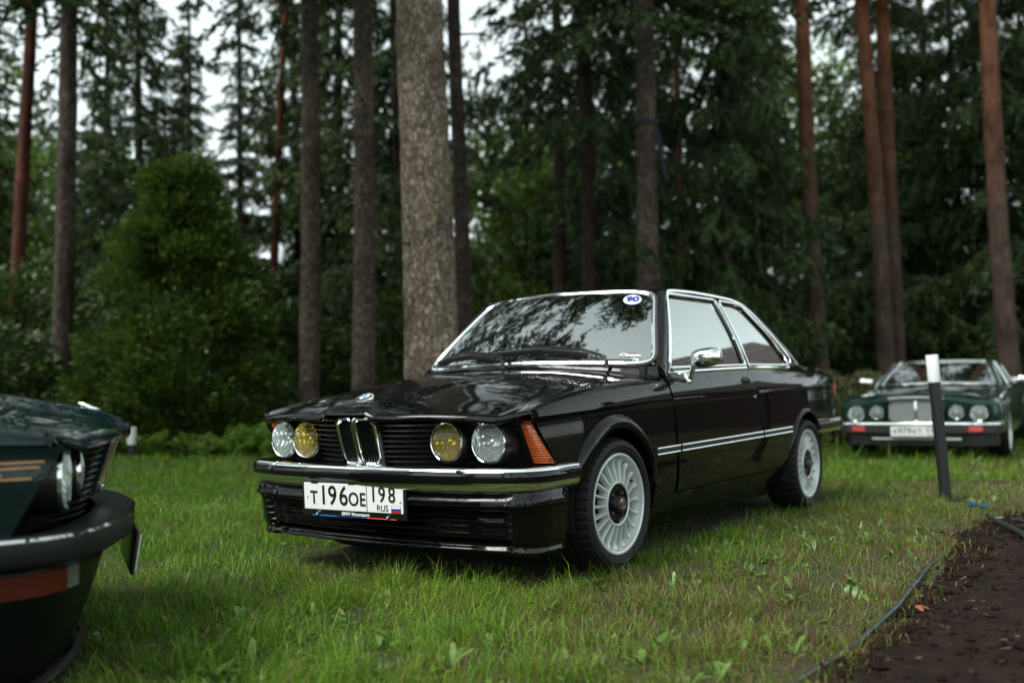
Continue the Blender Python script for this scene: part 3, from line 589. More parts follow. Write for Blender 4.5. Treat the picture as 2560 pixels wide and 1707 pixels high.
tree('pine_tree', 'thin crooked red pine trunk behind the big green thuja', (-14.04, 11.32), (.071, -.0047), .115, 16, MT['bark_red'], None, seed=4, group=G1)
tree('spruce_tree', 'slim grey trunk, the left of the pair left of the thick spruce', (-7.82, 6.49), (.0418, -.0248), .150, 20, MT['bark_grey'], 'spruce_high', (.85, .85, .95), 3.1, G1, 5)
tree('spruce_tree', 'slim grey trunk, the right of the pair left of the thick spruce', (-6.81, 6.57), (.0374, -.0276), .160, 21, MT['bark_grey'], 'spruce_high', (.9, .9, 1), 4.4, G1, 6)
tree('spruce_tree', 'thin dark trunk half hidden by the right edge of the thick spruce', (-5.01, 6.59), (.0227, -.0378), .105, 17, MT['bark_dark'], None, seed=7, group=G1)
tree('spruce_tree', 'blackish trunk among hanging branches above the black car windscreen', (-5.58, 11.05), (.0078, -.048), .157, 20, MT['bark_dark'], 'spruce_loose', (1, 1, 1), .3, G1, 8)
t_strap = tree('spruce_tree', 'grey trunk above the black car roof with a blue strap round it', (-4.09, 10.25), (.0182, -.041), .180, 20, MT['bark_grey'], 'spruce_high', (1, 1, .9), 5.2, G1, 9)
tree('pine_tree', 'pine trunk with ruddy top behind the rear window of the black car', (-2.55, 13.74), (.0037, -.0509), .158, 20, MT['bark_pine'], 'pine_high', (1, 1, .95), 2.0, G1, 10)
tree('pine_tree', 'orange pine, the left of the close pair at the right', (-1.73, 14.9), (-.0069, -.0581), .152, 20, MT['bark_pine'], 'pine_high', (1, 1, .95), .7, G1, 11)
tree('pine_tree', 'ruddy pine, the right of the close pair at the right', (-1.71, 15.52), (.0178, -.0411), .156, 20, MT['bark_pine'], 'pine_high', (1, 1, .95), 4.1, G1, 12)
tree('spruce_tree', 'thin pale grey trunk between the two pines and the right edge', (-1.88, 20.87), (-.0099, -.0601), .13, 18, MT['bark_grey'], None, seed=13, group=G1)
tree('pine_tree', 'scaly ruddy pine at the right edge behind the dark green saloon', (.45, 13.97), (-.0101, -.0603), .161, 20, MT['bark_pine'], 'pine_high', (1, 1, .95), 3.0, G1, 14)
tree('pine_tree', 'small far red pine trunk against the pale green leaves right of the thick spruce', (-13.72, 21.25), (.0325, -.031), .121, 14, MT['bark_red'], 'pine_high', (.6, .6, .62), .4, G1, 15)
tree('pine_tree', 'thin red trunk in the dark branches above the rear half of the black roof', (-5.51, 14.74), (.0079, -.0481), .097, 14, MT['bark_red'], None, seed=16, group=G1)
tree('pine_tree', 'thin orange trunk glimpsed just right of the slim pair of grey trunks', (-17.45, 18.7), (.0372, -.0279), .09, 14, MT['bark_red'], None, seed=17, group=G1)
tree('spruce_tree', 'thin dark trunk far behind the black car boot, left one', (-8.45, 24.86), (.0362, -.0287), .11, 15, MT['bark_dark'], 'spruce_loose', (.8, .8, .75), 1.0, G1, 18)
tree('spruce_tree', 'thin dark trunk far behind the black car boot, right one', (-8.52, 27.24), (.0244, -.0368), .115, 15, MT['bark_dark'], 'spruce_loose', (.8, .8, .75), 2.0, G1, 19)
G2 = 'spruces with full crowns in the forest'
SPR = [(-3.5, 11.95, 'spruce_dense', (.74, .74, .98), .5, 'dark spruce with branches hanging low above the rear of the black roof'),
 (-7.6, 13.2, 'spruce_high', (.9, .9, .80), 1.0, 'dark spruce filling the gap right of the thick trunk'),
 (-10.3, 11.4, 'spruce_dense', (.95, .95, 1.05), 2.0, 'blackish spruce directly behind the thick pale trunk'),
 (-12.65, 12.23, 'spruce_full', (1, 1, 1.05), 3.0, 'dark spruce behind the slim pair of grey trunks'),
 (-14.4, 12.6, 'spruce_dense', (1.0, 1.0, .95), 4.0, 'dark spruce with a wide crown above the thuja top'),
 (-20.4, 14.18, 'spruce_slim', (1.15, 1.15, .95), .2, 'slender spruce with its tip against the bright sky gap'),
 (-19.0, 10.6, 'spruce_full', (.72, .72, .80), 1.4, 'slender spruce left of the bright sky gap'),
 (-24.5, 13.76, 'spruce_slim', (1.2, 1.2, .8), 2.4, 'far slender spruce between the two left trunks'),
 (-17.9, 6.1, 'spruce_slim', (1.0, 1.0, .70), 3.3, 'spruce at the far left edge behind the red pine'),
 (-17.6, 13.6, 'spruce_slim', (1.2, 1.2, 1.05), 5.0, 'spruce right of the bright sky gap'),
 (-3.48, 23.4, 'spruce_full', (1.1, 1.1, .9), 4.3, 'dark spruce behind the close pair of pines'),
 (-1.6, 21.5, 'spruce_dense', (1, 1, .9), 5.3, 'dark spruce above the roof of the dark green saloon'),
 (-.6, 25.5, 'spruce_full', (1.1, 1.1, .9), 0.9, 'dark spruce in the top right corner'),
 (-5.95, 26.5, 'spruce_full', (1, 1, .7), 1.9, 'far spruce between the ruddy pines'),
 (-12.0, 20.5, 'spruce_full', (1, 1, .75), 2.9, 'far spruce behind the dark trunk above the windscreen'),
 (-2.5, 18.6, 'spruce_dense', (1, 1, .95), 1.7, 'dark spruce behind the leaning post and the close pair of pines'),
 (-.2, 18.0, 'spruce_dense', (1, 1, 1.05), 2.7, 'dark spruce between the thin pale trunk and the scaly pine'),
 (-5.6, 18.5, 'spruce_dense', (1, 1, .95), 3.7, 'dark spruce behind the thin red trunk'),
 (-7.2, 16.4, 'spruce_dense', (1.1, 1.1, 1.0), 4.7, 'dark spruce behind the blackish trunk'),
 (-16.0, 9.4, 'spruce_full', (.85, .85, .80), 6.1, 'dark young spruce behind the left side of the thuja'),
 (-18.8, 7.5, 'spruce_full', (.8, .8, .72), 1.9, 'dark spruce between the leaning red pine and the tagged trunk'),
 (-25, 17.5, 'spruce_full', (1, 1, .9), 2.9, 'far spruce behind the bright sky gap'),
 (1.2, 19.5, 'spruce_dense', (1, 1, 1.0), 3.9, 'dark spruce at the right edge behind the scaly pine')]
for k, (x, y, c, s, ro, lb) in enumerate(SPR):
    tree('spruce_tree', lb, (x, y), (.005*math.sin(k), .005*math.cos(k)), .14, {'spruce_dense': 14, 'spruce_full': 15, 'spruce_slim': 13, 'spruce_loose': 20, 'spruce_high': 22}[c]*s[2]*.99, MT['bark_dark'], c, s, ro, G2, 40+k, nseg=12, bulge=.2)
# trees round the lawn outside the picture: their crowns shade it and show in the glass and paint
for k, (x, y, c, s) in enumerate([(-7.6, .9, 'spruce_high', (1.15, 1.15, 1.1)), (-5.3, -.7, 'spruce_high', (1.1, 1.1, 1.2)), (-6.0, -3.0, 'spruce_high', (1.1, 1.1, 1.15)), (-10.5, -4.5, 'spruce_loose', (1, 1, 1)), (-8.0, -11.0, 'spruce_loose', (1, 1, 1)), (-2.5, -17, 'spruce_dense', (1, 1, 1.0)), (3.2, -18, 'spruce_loose', (1, 1, .9)), (8.5, -15, 'pine_high', (1, 1, .9)), (12.5, -6.5, 'pine_high', (1, 1, .85)), (-12, -1.5, 'spruce_full', (1, 1, 1))]):
    tree('spruce_tree', ['spruce beside the lawn left of the picture', 'tall spruce between the nose of the dark green car and the forest', 'spruce beside the bonnet of the dark green car', 'spruce at the lawn edge beyond the dark green car', 'spruce behind the dark green car', 'spruce facing the black car across the lawn', 'spruce behind the camera', 'pine behind the camera', 'pine across the soil bed', 'spruce far left of the dark green car'][k], (x, y), (0, 0), .16, 19, MT['bark_grey'], c, s, k*1.1, 'trees round the lawn', 70+k, nseg=12)
# broad-leaved trees
def broad_tree(label, xy, H, z0, R, n, seed, leaf=(.22, .14)):
    r_ = np.random.default_rng(seed); k = 26; c = np.stack([r_.normal(0, .45, k)*R, r_.normal(0, .45, k)*R, z0+(H-z0)*r_.beta(1.6, 1.8, k)], -1); rad = r_.uniform(.35, .62, k)*R*.75
    t = tree('birch_tree', label, xy, (.01, 0), .10, H*.8, MT['bark_grey'], None, seed=seed, group='pale green leafy trees far behind', nseg=10)
    V, F = leafcloud(seed, n, c, rad, leaf); link(bpy.data.objects.new('crown', fast_mesh('crown', V, F, np.full(len(F), 4), [MT['broadleaf']])), t)
broad_tree('pale green leafy tree in the gap right of the thick trunk', (-12.6, 19.6), 8.2, 1.2, 3.2, 16000, 1)
broad_tree('pale green leafy tree far behind the rear of the black roof', (-9.2, 31.5), 13.5, 6, 3.6, 8000, 2)
broad_tree('pale green leafy tree far behind the pines at the right', (-5.4, 32.0), 11, 5, 3.0, 6000, 3)
broad_tree('pale green leafy tree at the far left edge', (-22.4, 10.4), 11, 3, 3.0, 8000, 4)
# thuja, bushes, ferns
def cone_bush(name, label, cat, xy, H, R, n, mat, seed, leaf, top=.10, group=None):
    r_ = np.random.default_rng(seed); t = thing(name, label, cat, (xy[0], xy[1], float(gz(*xy))), 0, group)
    V, F = trunk_mesh('stem', (0, 0), .06, H*.8, MT['bark_dark'], seed, nseg=8, nz=12); mesh_obj('stem', V, F, MT['bark_dark'], t)
    k = 230; tz = r_.beta(1.1, 1.5, k); az = r_.uniform(0, 6.283, k); pr = lambda q: R*np.where(q < .18, .80+1.1*q, (1-(q-.18)/.82)**.72)+top
    rr = pr(tz)*r_.uniform(.25, 1.03, k)**.7; c = np.stack([rr*np.cos(az), rr*np.sin(az), .12+tz*H], -1); rad = R*(.16+.13*r_.uniform(0, 1, k))
    d = r_.normal(0, 1, (n, 3)); idx = r_.integers(0, k, n); d /= np.linalg.norm(d, axis=1, keepdims=True)
    C = c[idx]+d*(rad[idx]*r_.uniform(.3, 1.05, n))[:, None]*np.array([1, 1, .75])
    out = np.stack([np.cos(az[idx]), np.sin(az[idx]), np.full(n, .35)], -1); D = out*.9+d*.5+r_.normal(0, .35, (n, 3)); D /= np.linalg.norm(D, axis=1, keepdims=True)
    C[:, 2] = np.maximum(C[:, 2], .02)
    V, F = quads_from(C, D, leaf[0]*r_.uniform(.6, 1.4, n), leaf[1]*r_.uniform(.6, 1.4, n), r_)
    link(bpy.data.objects.new('foliage', fast_mesh('foliage', V, F, np.full(len(F), 4), [mat])), t)
    return t
GB = 'shrubs at the forest edge'
cone_bush('thuja', 'large cone shaped thuja shrub left of the black car', 'shrub', (-9.6, 5.65), 4.25, 1.55, 60000, MT['thuja'], 5, (.11, .045), group=GB)
cone_bush('shrub', 'dark bushy shrub at the far left edge behind the leaning trunks', 'shrub', (-13.9, 5.6), 3.1, 1.7, 20000, MT['bush'], 6, (.12, .06), .5, GB)
cone_bush('shrub', 'green shrub at the left edge beside the dark green car bonnet', 'shrub', (-12.2, 3.9), 1.9, 1.3, 14000, MT['bush'], 7, (.12, .06), .5, GB)
cone_bush('shrub', 'mid green shrub between the thuja and the slim grey trunks', 'shrub', (-9.9, 8.1), 2.3, 1.1, 14000, MT['bush'], 8, (.11, .06), .4, GB)
cone_bush('shrub', 'low green shrub behind the bonnet between the slim trunks', 'shrub', (-8.6, 9.2), 2.5, 1.2, 13000, MT['bush'], 9, (.11, .06), .4, GB)
cone_bush('shrub', 'dark shrub behind the black car roof', 'shrub', (-6.2, 14.2), 2.2, 1.6, 10000, MT['bush'], 10, (.14, .07), .5, GB)
cone_bush('shrub', 'dark low shrub behind the roof of the dark green saloon', 'shrub', (.2, 18.2), 1.7, 1.6, 9000, MT['bush'], 11, (.14, .07), .6, GB)
cone_bush('shrub', 'dark low shrub behind the close pair of pines', 'shrub', (-3.2, 19.0), 1.6, 1.7, 9000, MT['bush'], 12, (.14, .07), .6, GB)
for k, (x, y, H, R, lb) in enumerate([(-1.35, 11.2, 1.15, .95, 'pale olive rhododendron bush beside the tail of the black car'), (-2.35, 12.3, 1.1, .9, 'pale olive rhododendron bush hidden partly by the black boot'), (-.35, 11.9, 1.0, .8, 'pale olive rhododendron bush behind the left wing of the dark green saloon')]):
    r_ = np.random.default_rng(60+k); t = thing('rhododendron', lb, 'shrub', (x, y, float(gz(x, y))), 0, 'pale rhododendron bushes'); q = 46
    c = np.stack([r_.normal(0, .42, q)*R, r_.normal(0, .42, q)*R, H*r_.uniform(.15, .85, q)], -1); rad = r_.uniform(.16, .28, q)*R
    V, F = leafcloud(70+k, 9000, c, rad, (.095, .035), .8, .3); link(bpy.data.objects.new('foliage', fast_mesh('foliage', V, F, np.full(len(F), 4), [MT['rhodo']])), t)
    st = [tube('stem', [(0, 0, 0), (.2*math.cos(a), .2*math.sin(a), H*.4), (.4*R*math.cos(a), .4*R*math.sin(a), H*.75)], .015, MT['bark_dark'], t, 6) for a in (0.3, 1.9, 3.4, 5.0)]
for k, (x, y, s, lb) in enumerate([(-8.9, 4.62, .9, 'bright green fern beside the short white-topped post'), (-7.75, 5.1, 1.0, 'bright green fern at the foot of the thuja'), (-7.3, 5.35, 1.15, 'bright green fern just left of the black bumper'), (-8.3, 4.9, .8, 'small bright fern between the post and the bumper')]):
    r_ = np.random.default_rng(80+k); n = 16; nl_ = 26; t = thing('fern', lb, 'fern', (x, y, float(gz(x, y))), 0, 'ferns at the edge of the lawn'); CC, DD, LL, WW = [], [], [], []
    for q in range(n):
        az = r_.uniform(0, 6.283); ln = .55*s*r_.uniform(.7, 1.2); el = r_.uniform(.7, 1.35); f = np.linspace(.1, 1, nl_); u = np.array([math.cos(az), math.sin(az), 0]); v = np.array([-u[1], u[0], 0])
        P = u*(ln*f*math.cos(el)*(1+.6*f))[:, None]+np.array([0, 0, 1])*(ln*np.sin(el)*(f-.35*f**2.2)*1.25)[:, None]
        for sd_ in (-1, 1):
            wl = .13*s*np.sin(np.pi*np.clip(f*.9+.08, 0, 1))+.01; CC.append(P+v*sd_*(wl/2)[:, None]); d_ = v*sd_+u*.35+np.array([0, 0, -.15]); DD.append(np.repeat((d_/np.linalg.norm(d_))[None], nl_, 0)); LL.append(wl); WW.append(np.full(nl_, .032*s))
    V, F = quads_from(np.concatenate(CC), np.concatenate(DD), np.concatenate(LL), np.concatenate(WW), r_); link(bpy.data.objects.new('frond', fast_mesh('frond', V, F, np.full(len(F), 4), [MT['fern']])), t)
# the wood that closes the view far behind
r_ = np.random.default_rng(5); Vs, Fs = [], []; off = 0
bv = [conifer(200+i, 1, .08, .20, 22, 5, .4, 8, 3, (.034, .012), .5, .85)[:2] for i in range(4)]
for k in range(190):
    az = math.radians(r_.uniform(-82, 14) if k < 120 else r_.uniform(14, 278)); D = r_.uniform(34, 62); x = CAM_POS[0]+D*math.sin(az); y = CAM_POS[1]+D*math.cos(az); H = r_.uniform(7.5, 15)*(.50 if math.radians(-8) < az < math.radians(130) else 1)
    V, F = bv[k % 4]; a = r_.uniform(0, 6.28); R_ = np.array([[math.cos(a), -math.sin(a), 0], [math.sin(a), math.cos(a), 0], [0, 0, 1]])
    Vs.append((V@R_.T)*H+np.array([x, y, -.2])); Fs.append(F+off); off += len(V)
F = np.concatenate(Fs); tag(link(bpy.data.objects.new('far_wood', fast_mesh('far_wood', np.concatenate(Vs), F, np.full(len(F), 4), [MT['spruce_far']]))), kind='stuff')
print('far wood quads', len(F), {k: len(v.polygons) for k, v in CR.items()})
# ================================================================== wheels
def make_wheel(parent, loc, side, R_t=0.285, R_r=0.218, width=0.20, style='fin', steer=0.0):
    """wheel = tyre mesh (outer face towards +x), with rim, spokes, cover as children; side=-1 turns it round"""
    nseg = 168; V = []
    hw = width/2
    prof = [(R_r-0.012, -hw+0.01), (R_r+0.006, -hw-0.001), (R_t-0.035, -hw-0.012), (R_t-0.012, -hw-0.004), (R_t-0.002, -hw+0.022), (R_t, -hw+0.05), (R_t-0.006, -hw+0.054), (R_t-0.006, -hw+0.062), (R_t, -hw+0.066), (R_t+0.001, -0.012), (R_t-0.007, -0.008)]
    prof = prof+[(r, -h) for r, h in prof[::-1]]
    for i in range(nseg):
        a = 2*math.pi*i/nseg; dip = 0.006 if i % 4 == 0 else 0.0
        for r, h in prof:
            d = dip if r > R_t-0.013 and abs(h) > 0.045 else 0
            V.append((h, (r-d)*math.cos(a), (r-d)*math.sin(a)))
    w = mesh_obj('wheel', V, gfaces(nseg, len(prof), 0, False, wrap_n=True), MT['tyre'], parent, True, 30)
    w.location = loc; w.rotation_euler = (0, 0, (math.pi if side < 0 else 0)+steer)
    # raised band on the sidewall
    lathe('sidewall_ring', [(R_r+0.012, hw+0.004), (R_r+0.016, hw+0.0085), (R_r+0.02, hw+0.009), (R_r+0.024, hw+0.0095)], MT['tyre'], w, 64)
    f = hw-0.002
    lathe('rim', [(R_r-0.012, -hw+0.02), (R_r-0.03, -hw+0.06), (R_r-0.034, 0.0), (R_r-0.03, f-0.045), (R_r-0.018, f-0.018), (R_r-0.015, f+0.001), (R_r-0.008, f+0.006), (R_r-0.001, f+0.005), (R_r+0.001, f-0.002), (R_r-0.01, f-0.012)], MT['alloy'], w, 96)
    lathe('brake_backing', [(0.0, 0.005), (0.10, 0.005), (R_r-0.04, -0.01), (R_r-0.034, -0.03)], MT['matt_black'], w, 40)
    if style == 'fin':
        lathe('hub_ring', [(0.086, f-0.035), (0.086, f-0.004), (0.09, f-0.001), (0.096, f-0.002), (0.099, f-0.012), (0.099, f-0.05)], MT['alloy'], w, 64)
        lathe('hub_cover', [(0.0, f-0.010), (0.045, f-0.010), (0.078, f-0.008), (0.087, f-0.006)], MT['black_gloss'], w, 48)
        n_s = 20; rs = np.linspace(0.095, R_r-0.02, 9)
        V = []
        for r in rs:
            t = (r-rs[0])/(rs[-1]-rs[0])
            xf = f-0.004-0.022*t+0.012*max(0, t-0.75)*4; wd = 0.0034+0.0022*t+0.006*max(0, t-0.8)*5; dp = 0.030+0.012*t
            V += [(xf-dp, r, -wd*1.5), (xf-0.004, r, -wd), (xf, r, -wd*0.55), (xf, r, wd*0.55), (xf-0.004, r, wd), (xf-dp, r, wd*1.5)]
        s0 = mesh_obj('spoke', V, gfaces(len(rs), 6, 0, True, wrap_m=True), MT['alloy'], w, True, 40)
        for k in range(1, n_s): share('spoke', s0, w, rot=(2*math.pi*k/n_s, 0, 0))
        lathe('centre_cap', [(0.0, f+0.02), (0.018, f+0.02), (0.024, f+0.022), (0.03, f+0.02), (0.032, f+0.008), (0.034, f-0.014)], MT['dark_steel'], w, 32)
        lathe('cap_badge', [(0.0, f+0.0215), (0.008, f+0.0215), (0.010, f+0.0205)], MT['ink_red'], w, 24)
        lathe('cap_badge_ring', [(0.013, f+0.021), (0.019, f+0.021), (0.021, f+0.0205)], MT['chrome'], w, 24)
        n0 = None
        for k in range(4):
            a = math.radians(45+90*k)
            if n0 is None: n0 = lathe('wheel_bolt', [(0, 0.012), (0.007, 0.012), (0.009, 0.008), (0.009, -0.004)], MT['dark_steel'], w, 6)
            else: n0 = share('wheel_bolt', n0, w)
            n0.location = (f-0.014, 0.056*math.cos(a), 0.056*math.sin(a))
        a = math.radians(28)
        tube('valve', [(f-0.055, (R_r-0.036)*math.cos(a), (R_r-0.036)*math.sin(a)), (f-0.02, (R_r-0.042)*math.cos(a), (R_r-0.042)*math.sin(a))], 0.005, MT['rubber'], w)
    else:                                           # fine lattice spokes and a broad polished lip
        lathe('hub_cover', [(0.0, f-0.03), (0.035, f-0.03), (0.04, f-0.04), (0.055, f-0.055)], MT['alloy'], w, 32)
        V = []
        for r in np.linspace(0.05, R_r-0.028, 4):
            t = (r-0.05)/(R_r-0.078); a = 0.22*t
            for da, dx in ((-0.004, -0.02), (-0.004, 0), (0.004, 0), (0.004, -0.02)):
                V.append((f-0.045-0.012*t+dx, r*math.cos(a)-da*math.sin(a), r*math.sin(a)+da*math.cos(a)))
        s0 = mesh_obj('spoke', V, gfaces(4, 4, 0, True, wrap_m=True), MT['alloy'], w, True, 40)
        for k in range(1, 32):
            share('spoke', s0, w, rot=(2*math.pi*k/32, 0, 0), scl=(1, 1, 1 if k % 2 else -1))
    return w

def roundel(parent, mw, r=0.041, nm='badge'):
    """round badge: black ring with letters, blue and white quarters"""
    n = 48
    def disc(z0, r0, a0=0, a1=2*math.pi, k=n, z1=None):
        V = [(0, 0, z0)]+[(r0*math.cos(a0+(a1-a0)*i/k), r0*math.sin(a0+(a1-a0)*i/k), z0) for i in range(k+1)]
        return V, [(0, i+1, i+2) for i in range(k)]
    base_p = [(0.0, -0.004), (r, -0.004), (r, 0.002), (r*0.97, 0.004), (r*0.92, 0.004), (r*0.9, 0.003)]
    V, F = lathe_vf(base_p, n, 'z'); b = mesh_obj(nm, V, F, MT['chrome'], parent, True, 35); b.matrix_local = mw
    V, F = disc(0.0034, r*0.91); mesh_obj('badge_ring', V, F, MT['ink_black'], b, False)
    for q in range(4):
        V, F = disc(0.0042, r*0.56, q*math.pi/2, (q+1)*math.pi/2, 12)
        mesh_obj('badge_quarter', V, F, MT['roundel_blue'] if q % 2 else MT['ink_white'], b, False)
    V, F = lathe_vf([(r*0.55, 0.0034), (r*0.55, 0.0052), (r*0.6, 0.0052), (r*0.6, 0.0034)], 40, 'z'); mesh_obj('badge_inner_ring', V, F, MT['chrome'], b)
    if r > 0.02:
        for ch, ang in (('B', 138), ('M', 90), ('W', 42)):
            a = math.radians(ang); text('badge_letter', ch, r*0.34, MT['ink_white'], b, Matrix.Translation((r*0.755*math.cos(a), r*0.755*math.sin(a), 0.004)) @ Matrix.Rotation(a-math.pi/2, 4, 'Z'), 0.0003, bold=0.0004)
    return b

def headlamp(parent, c, r, yellow=False, yaw=0.0, drum=0.09):
    h = lathe('headlamp', [(r*1.13, drum), (r*1.13, 0.006), (r*1.10, 0.0), (r*1.05, 0.0), (r*1.05, 0.02)], MT['satin_black'], parent, 48, 'y'); h.location = c; h.rotation_euler = (0, 0, yaw)
    lathe('lamp_ring', [(r*1.05, 0.012), (r*1.055, -0.006), (r*1.03, -0.011), (r*0.99, -0.009), (r*0.965, 0.0)], MT['chrome'], h, 48, 'y')
    lathe('reflector', [(0.012, 0.075), (r*0.3, 0.068), (r*0.6, 0.05), (r*0.85, 0.022), (r*0.97, 0.0)], MT['reflector'], h, 48, 'y')
    lathe('bulb_shield', [(0.0, 0.018), (0.012, 0.02), (0.017, 0.03), (0.017, 0.07)], MT['chrome'], h, 20, 'y')
    lathe('lens', [(0.0, -0.022), (r*0.3, -0.0208), (r*0.6, -0.0165), (r*0.85, -0.009), (r*0.98, -0.001)], MT['yellow_glass' if yellow else 'lamp_glass'], h, 48, 'y')
    return h

def number_plate(parent, mw, left, right, w=0.52, h=0.112, frame_text=None):
    """plate in its local X (width) / Y (up) frame, facing local +Z"""
    V, F = box_vf((0, -0.006 if frame_text else 0, -0.006), (w+0.026, h+(0.044 if frame_text else 0.02), 0.012), 0.0055)
    hold = mesh_obj('plate_holder', V, F, MT['satin_black'], parent); hold.matrix_local = mw
    V, F = box_vf((0, 0, 0.0015), (w, h, 0.004), 0.0018, 1); pl = mesh_obj('number_plate', V, F, MT['plate_white'], hold); z = 0.0045
    T = Matrix.Translation
    def rect(nm, x, y, a, b, mt, zz=z):
        V, F = box_vf((x, y, zz-0.0008), (a, b, 0.0012)); return mesh_obj(nm, V, F, mt, hold, False)
    rect('plate_divider', w*0.147, 0, 0.003, h*0.95, MT['ink_black'])
    for ch, x, s, y in left: text('plate_character', ch, s, MT['ink_black'], hold, T((x, y, z)), 0.0009, sx=0.86, bold=0.0008)
    for ch, x, s, y in right: text('plate_character', ch, s, MT['ink_black'], hold, T((x, y, z)), 0.0009, sx=0.84, bold=0.0006)
    text('plate_country', 'RUS', 0.036, MT['ink_black'], hold, T((w*0.30, -h*0.33, z)), 0.0006, sx=0.95)
    for k, mt in enumerate(('ink_white', 'ink_blue', 'ink_red')): rect('plate_flag', w*0.43, -h*0.28-k*0.0085, 0.045, 0.0085, MT[mt], z+0.0004)
    rect('plate_flag_edge', w*0.43, -h*0.28-0.0085, 0.048, 0.0285, MT['ink_black'], z)
    for x, y in ((-w*0.46, -0.005), (w*0.475, -0.01)):
        d = lathe('plate_screw', [(0, 0.001), (0.003, 0.001), (0.003, -0.001)], MT['ink_black'], hold, 10, 'z'); d.location = (x, y, z)
    if frame_text:
        text('holder_text', frame_text, 0.0195, MT['ink_white'], hold, T((0.012, -h/2-0.013, 0.0005)), 0.0004, bold=0.0004)
        y = -h/2-0.0245
        rect('stripe_blue', -0.155, y, 0.13, 0.0035, MT['m_blue'], 0.0008); rect('stripe_navy', -0.01, y, 0.16, 0.0035, MT['m_navy'], 0.0008); rect('stripe_red', 0.145, y, 0.15, 0.0035, MT['m_red'], 0.0008)
        roundel(hold, T((-0.19, -h/2-0.0155, 0.001)), 0.0095); roundel(hold, T((0.18, -h/2-0.0155, 0.001)), 0.0095)
        for x in (-0.2, 0.0, 0.2): rect('holder_clip', x, h/2+0.003, 0.036, 0.011, MT['satin_black'], 0.005)
    return hold
# ================================================================== shark-nosed coupe body (x = car's left, y = towards its tail, z = up)
HF, HR = (0.0, 0.298), (2.563, 0.274)                     # wheel centres (y, z)
AR = 0.335                                                # wheel-arch radius
A_ = pch([-.62, -.4, 0, .55, 1.7, 2.5, 2.9, 3.2, 3.4], [.765, .783, .797, .803, .805, .797, .783, .76, .735])
ZC = pch([-.62, .55, 1.7, 2.76, 3.4], [.690, .733, .747, .771, .780])
ZB = pch([.55, 1.7, 2.4, 2.77, 3.1, 3.37], [.862, .89, .896, .897, .875, .838])
LEAN = pch([-.6, .6, 1.7, 2.77, 3.4], [1.15, 1.05, 1.05, 1.45, 1.3])
PB = pch([-.58, -.48, -.40, -.25, -.10, -.02, 0], [-.068, -.034, -.012, .002, .0, -.003, 0])
PA = pch([0, .03, .08, .13, .17], [0, -.008, -.028, -.055, -.082])
def XS(y, z):
    d = np.asarray(z, float)-ZC(y)
    return A_(y)+np.where(d < 0, PB(d), PA(d)*LEAN(y))
def side_grid(yb, zb, yt, zt, nb):
    b = np.linspace(0, 1, nb)[None, :]
    Y = yb[:, None]*(1-b)+yt[:, None]*b; Z = zb[:, None]*(1-b)+zt[:, None]*b
    return np.stack([XS(Y, Z), Y, Z], -1)
def resample(P, n):
    P = np.asarray(P, float); s = np.r_[0, np.cumsum(np.linalg.norm(np.diff(P, axis=0), axis=1))]
    t = np.linspace(0, s[-1], n); return np.stack([np.interp(t, s, P[:, k]) for k in range(P.shape[1])], -1)
def arch_path(hub, a0, a1, n=60, r=AR):
    t = np.linspace(a0, a1, n); return np.stack([hub[0]-r*np.cos(t), hub[1]+r*np.sin(t)], -1)
HC = pch([-.835, -.80, -.733, -.6, -.48, -.23, .1, .45], [.732, .752, .775, .803, .829, .862, .885, .903])
HE = pch([-.66, -.6, -.517, -.079, .56], [.708, .722, .742, .804, .846])
def lip_y(x): return -.838+.235*(np.abs(x)/.78)**2.3
def hood_back(x): return .395+.165*(np.abs(x)/.79)**2
BX = pch([-.84, -.808, -.637, -.477, -.231, .1, .45], [.128, .132, .158, .19, .25, .33, .40])
def hood_z(x, y):
    x = np.abs(x); e = .715+.02*np.clip((y+.5), 0, 1)
    base = HC(y)-(HC(y)-HE(y))*np.clip(x/e, 0, 1.2)**2
    bh = .019*smooth01((.25-y)/1.0)
    k = 1-smooth01((x-BX(y)+.004)/.014)
    return base-bh*(1-k)+.0
def Y0f(x): return _Y0(np.abs(x))
_Y0 = pch([0, .2, .4, .58, .67, .74, .80], [-.772, -.738, -.646, -.598, -.545, -.522, -.505])
def face_y(x, z): return Y0f(x)-(.30+.25*(np.abs(x)/.66)**2)*(z-.60)
def WB(x): return np.stack([x, .432+.133*(x/.719)**2, .925-.027*(x/.719)**2], -1)
def WT(x): return np.stack([x, .885+.08*(x/.53)**2, 1.317-.018*(x/.53)**2], -1)
def wind(u, t, off=0.0):
    """u in -1..1 across, t in 0..1 up"""
    u = np.asarray(u, float); t = np.asarray(t, float); u, t = np.broadcast_arrays(u, t)
    P = WB(u*.719)*(1-t[..., None])+WT(u*.53)*t[..., None]
    n = np.array([0, -.70, .71]); bul = .012*4*t*(1-t)+off
    return P+n*bul[..., None]
GUT = .580
def XG(z): 
    t = (np.asarray(z, float)-.875)/.42; return .742-(.742-.580)*t+.012*4*t*(1-t)

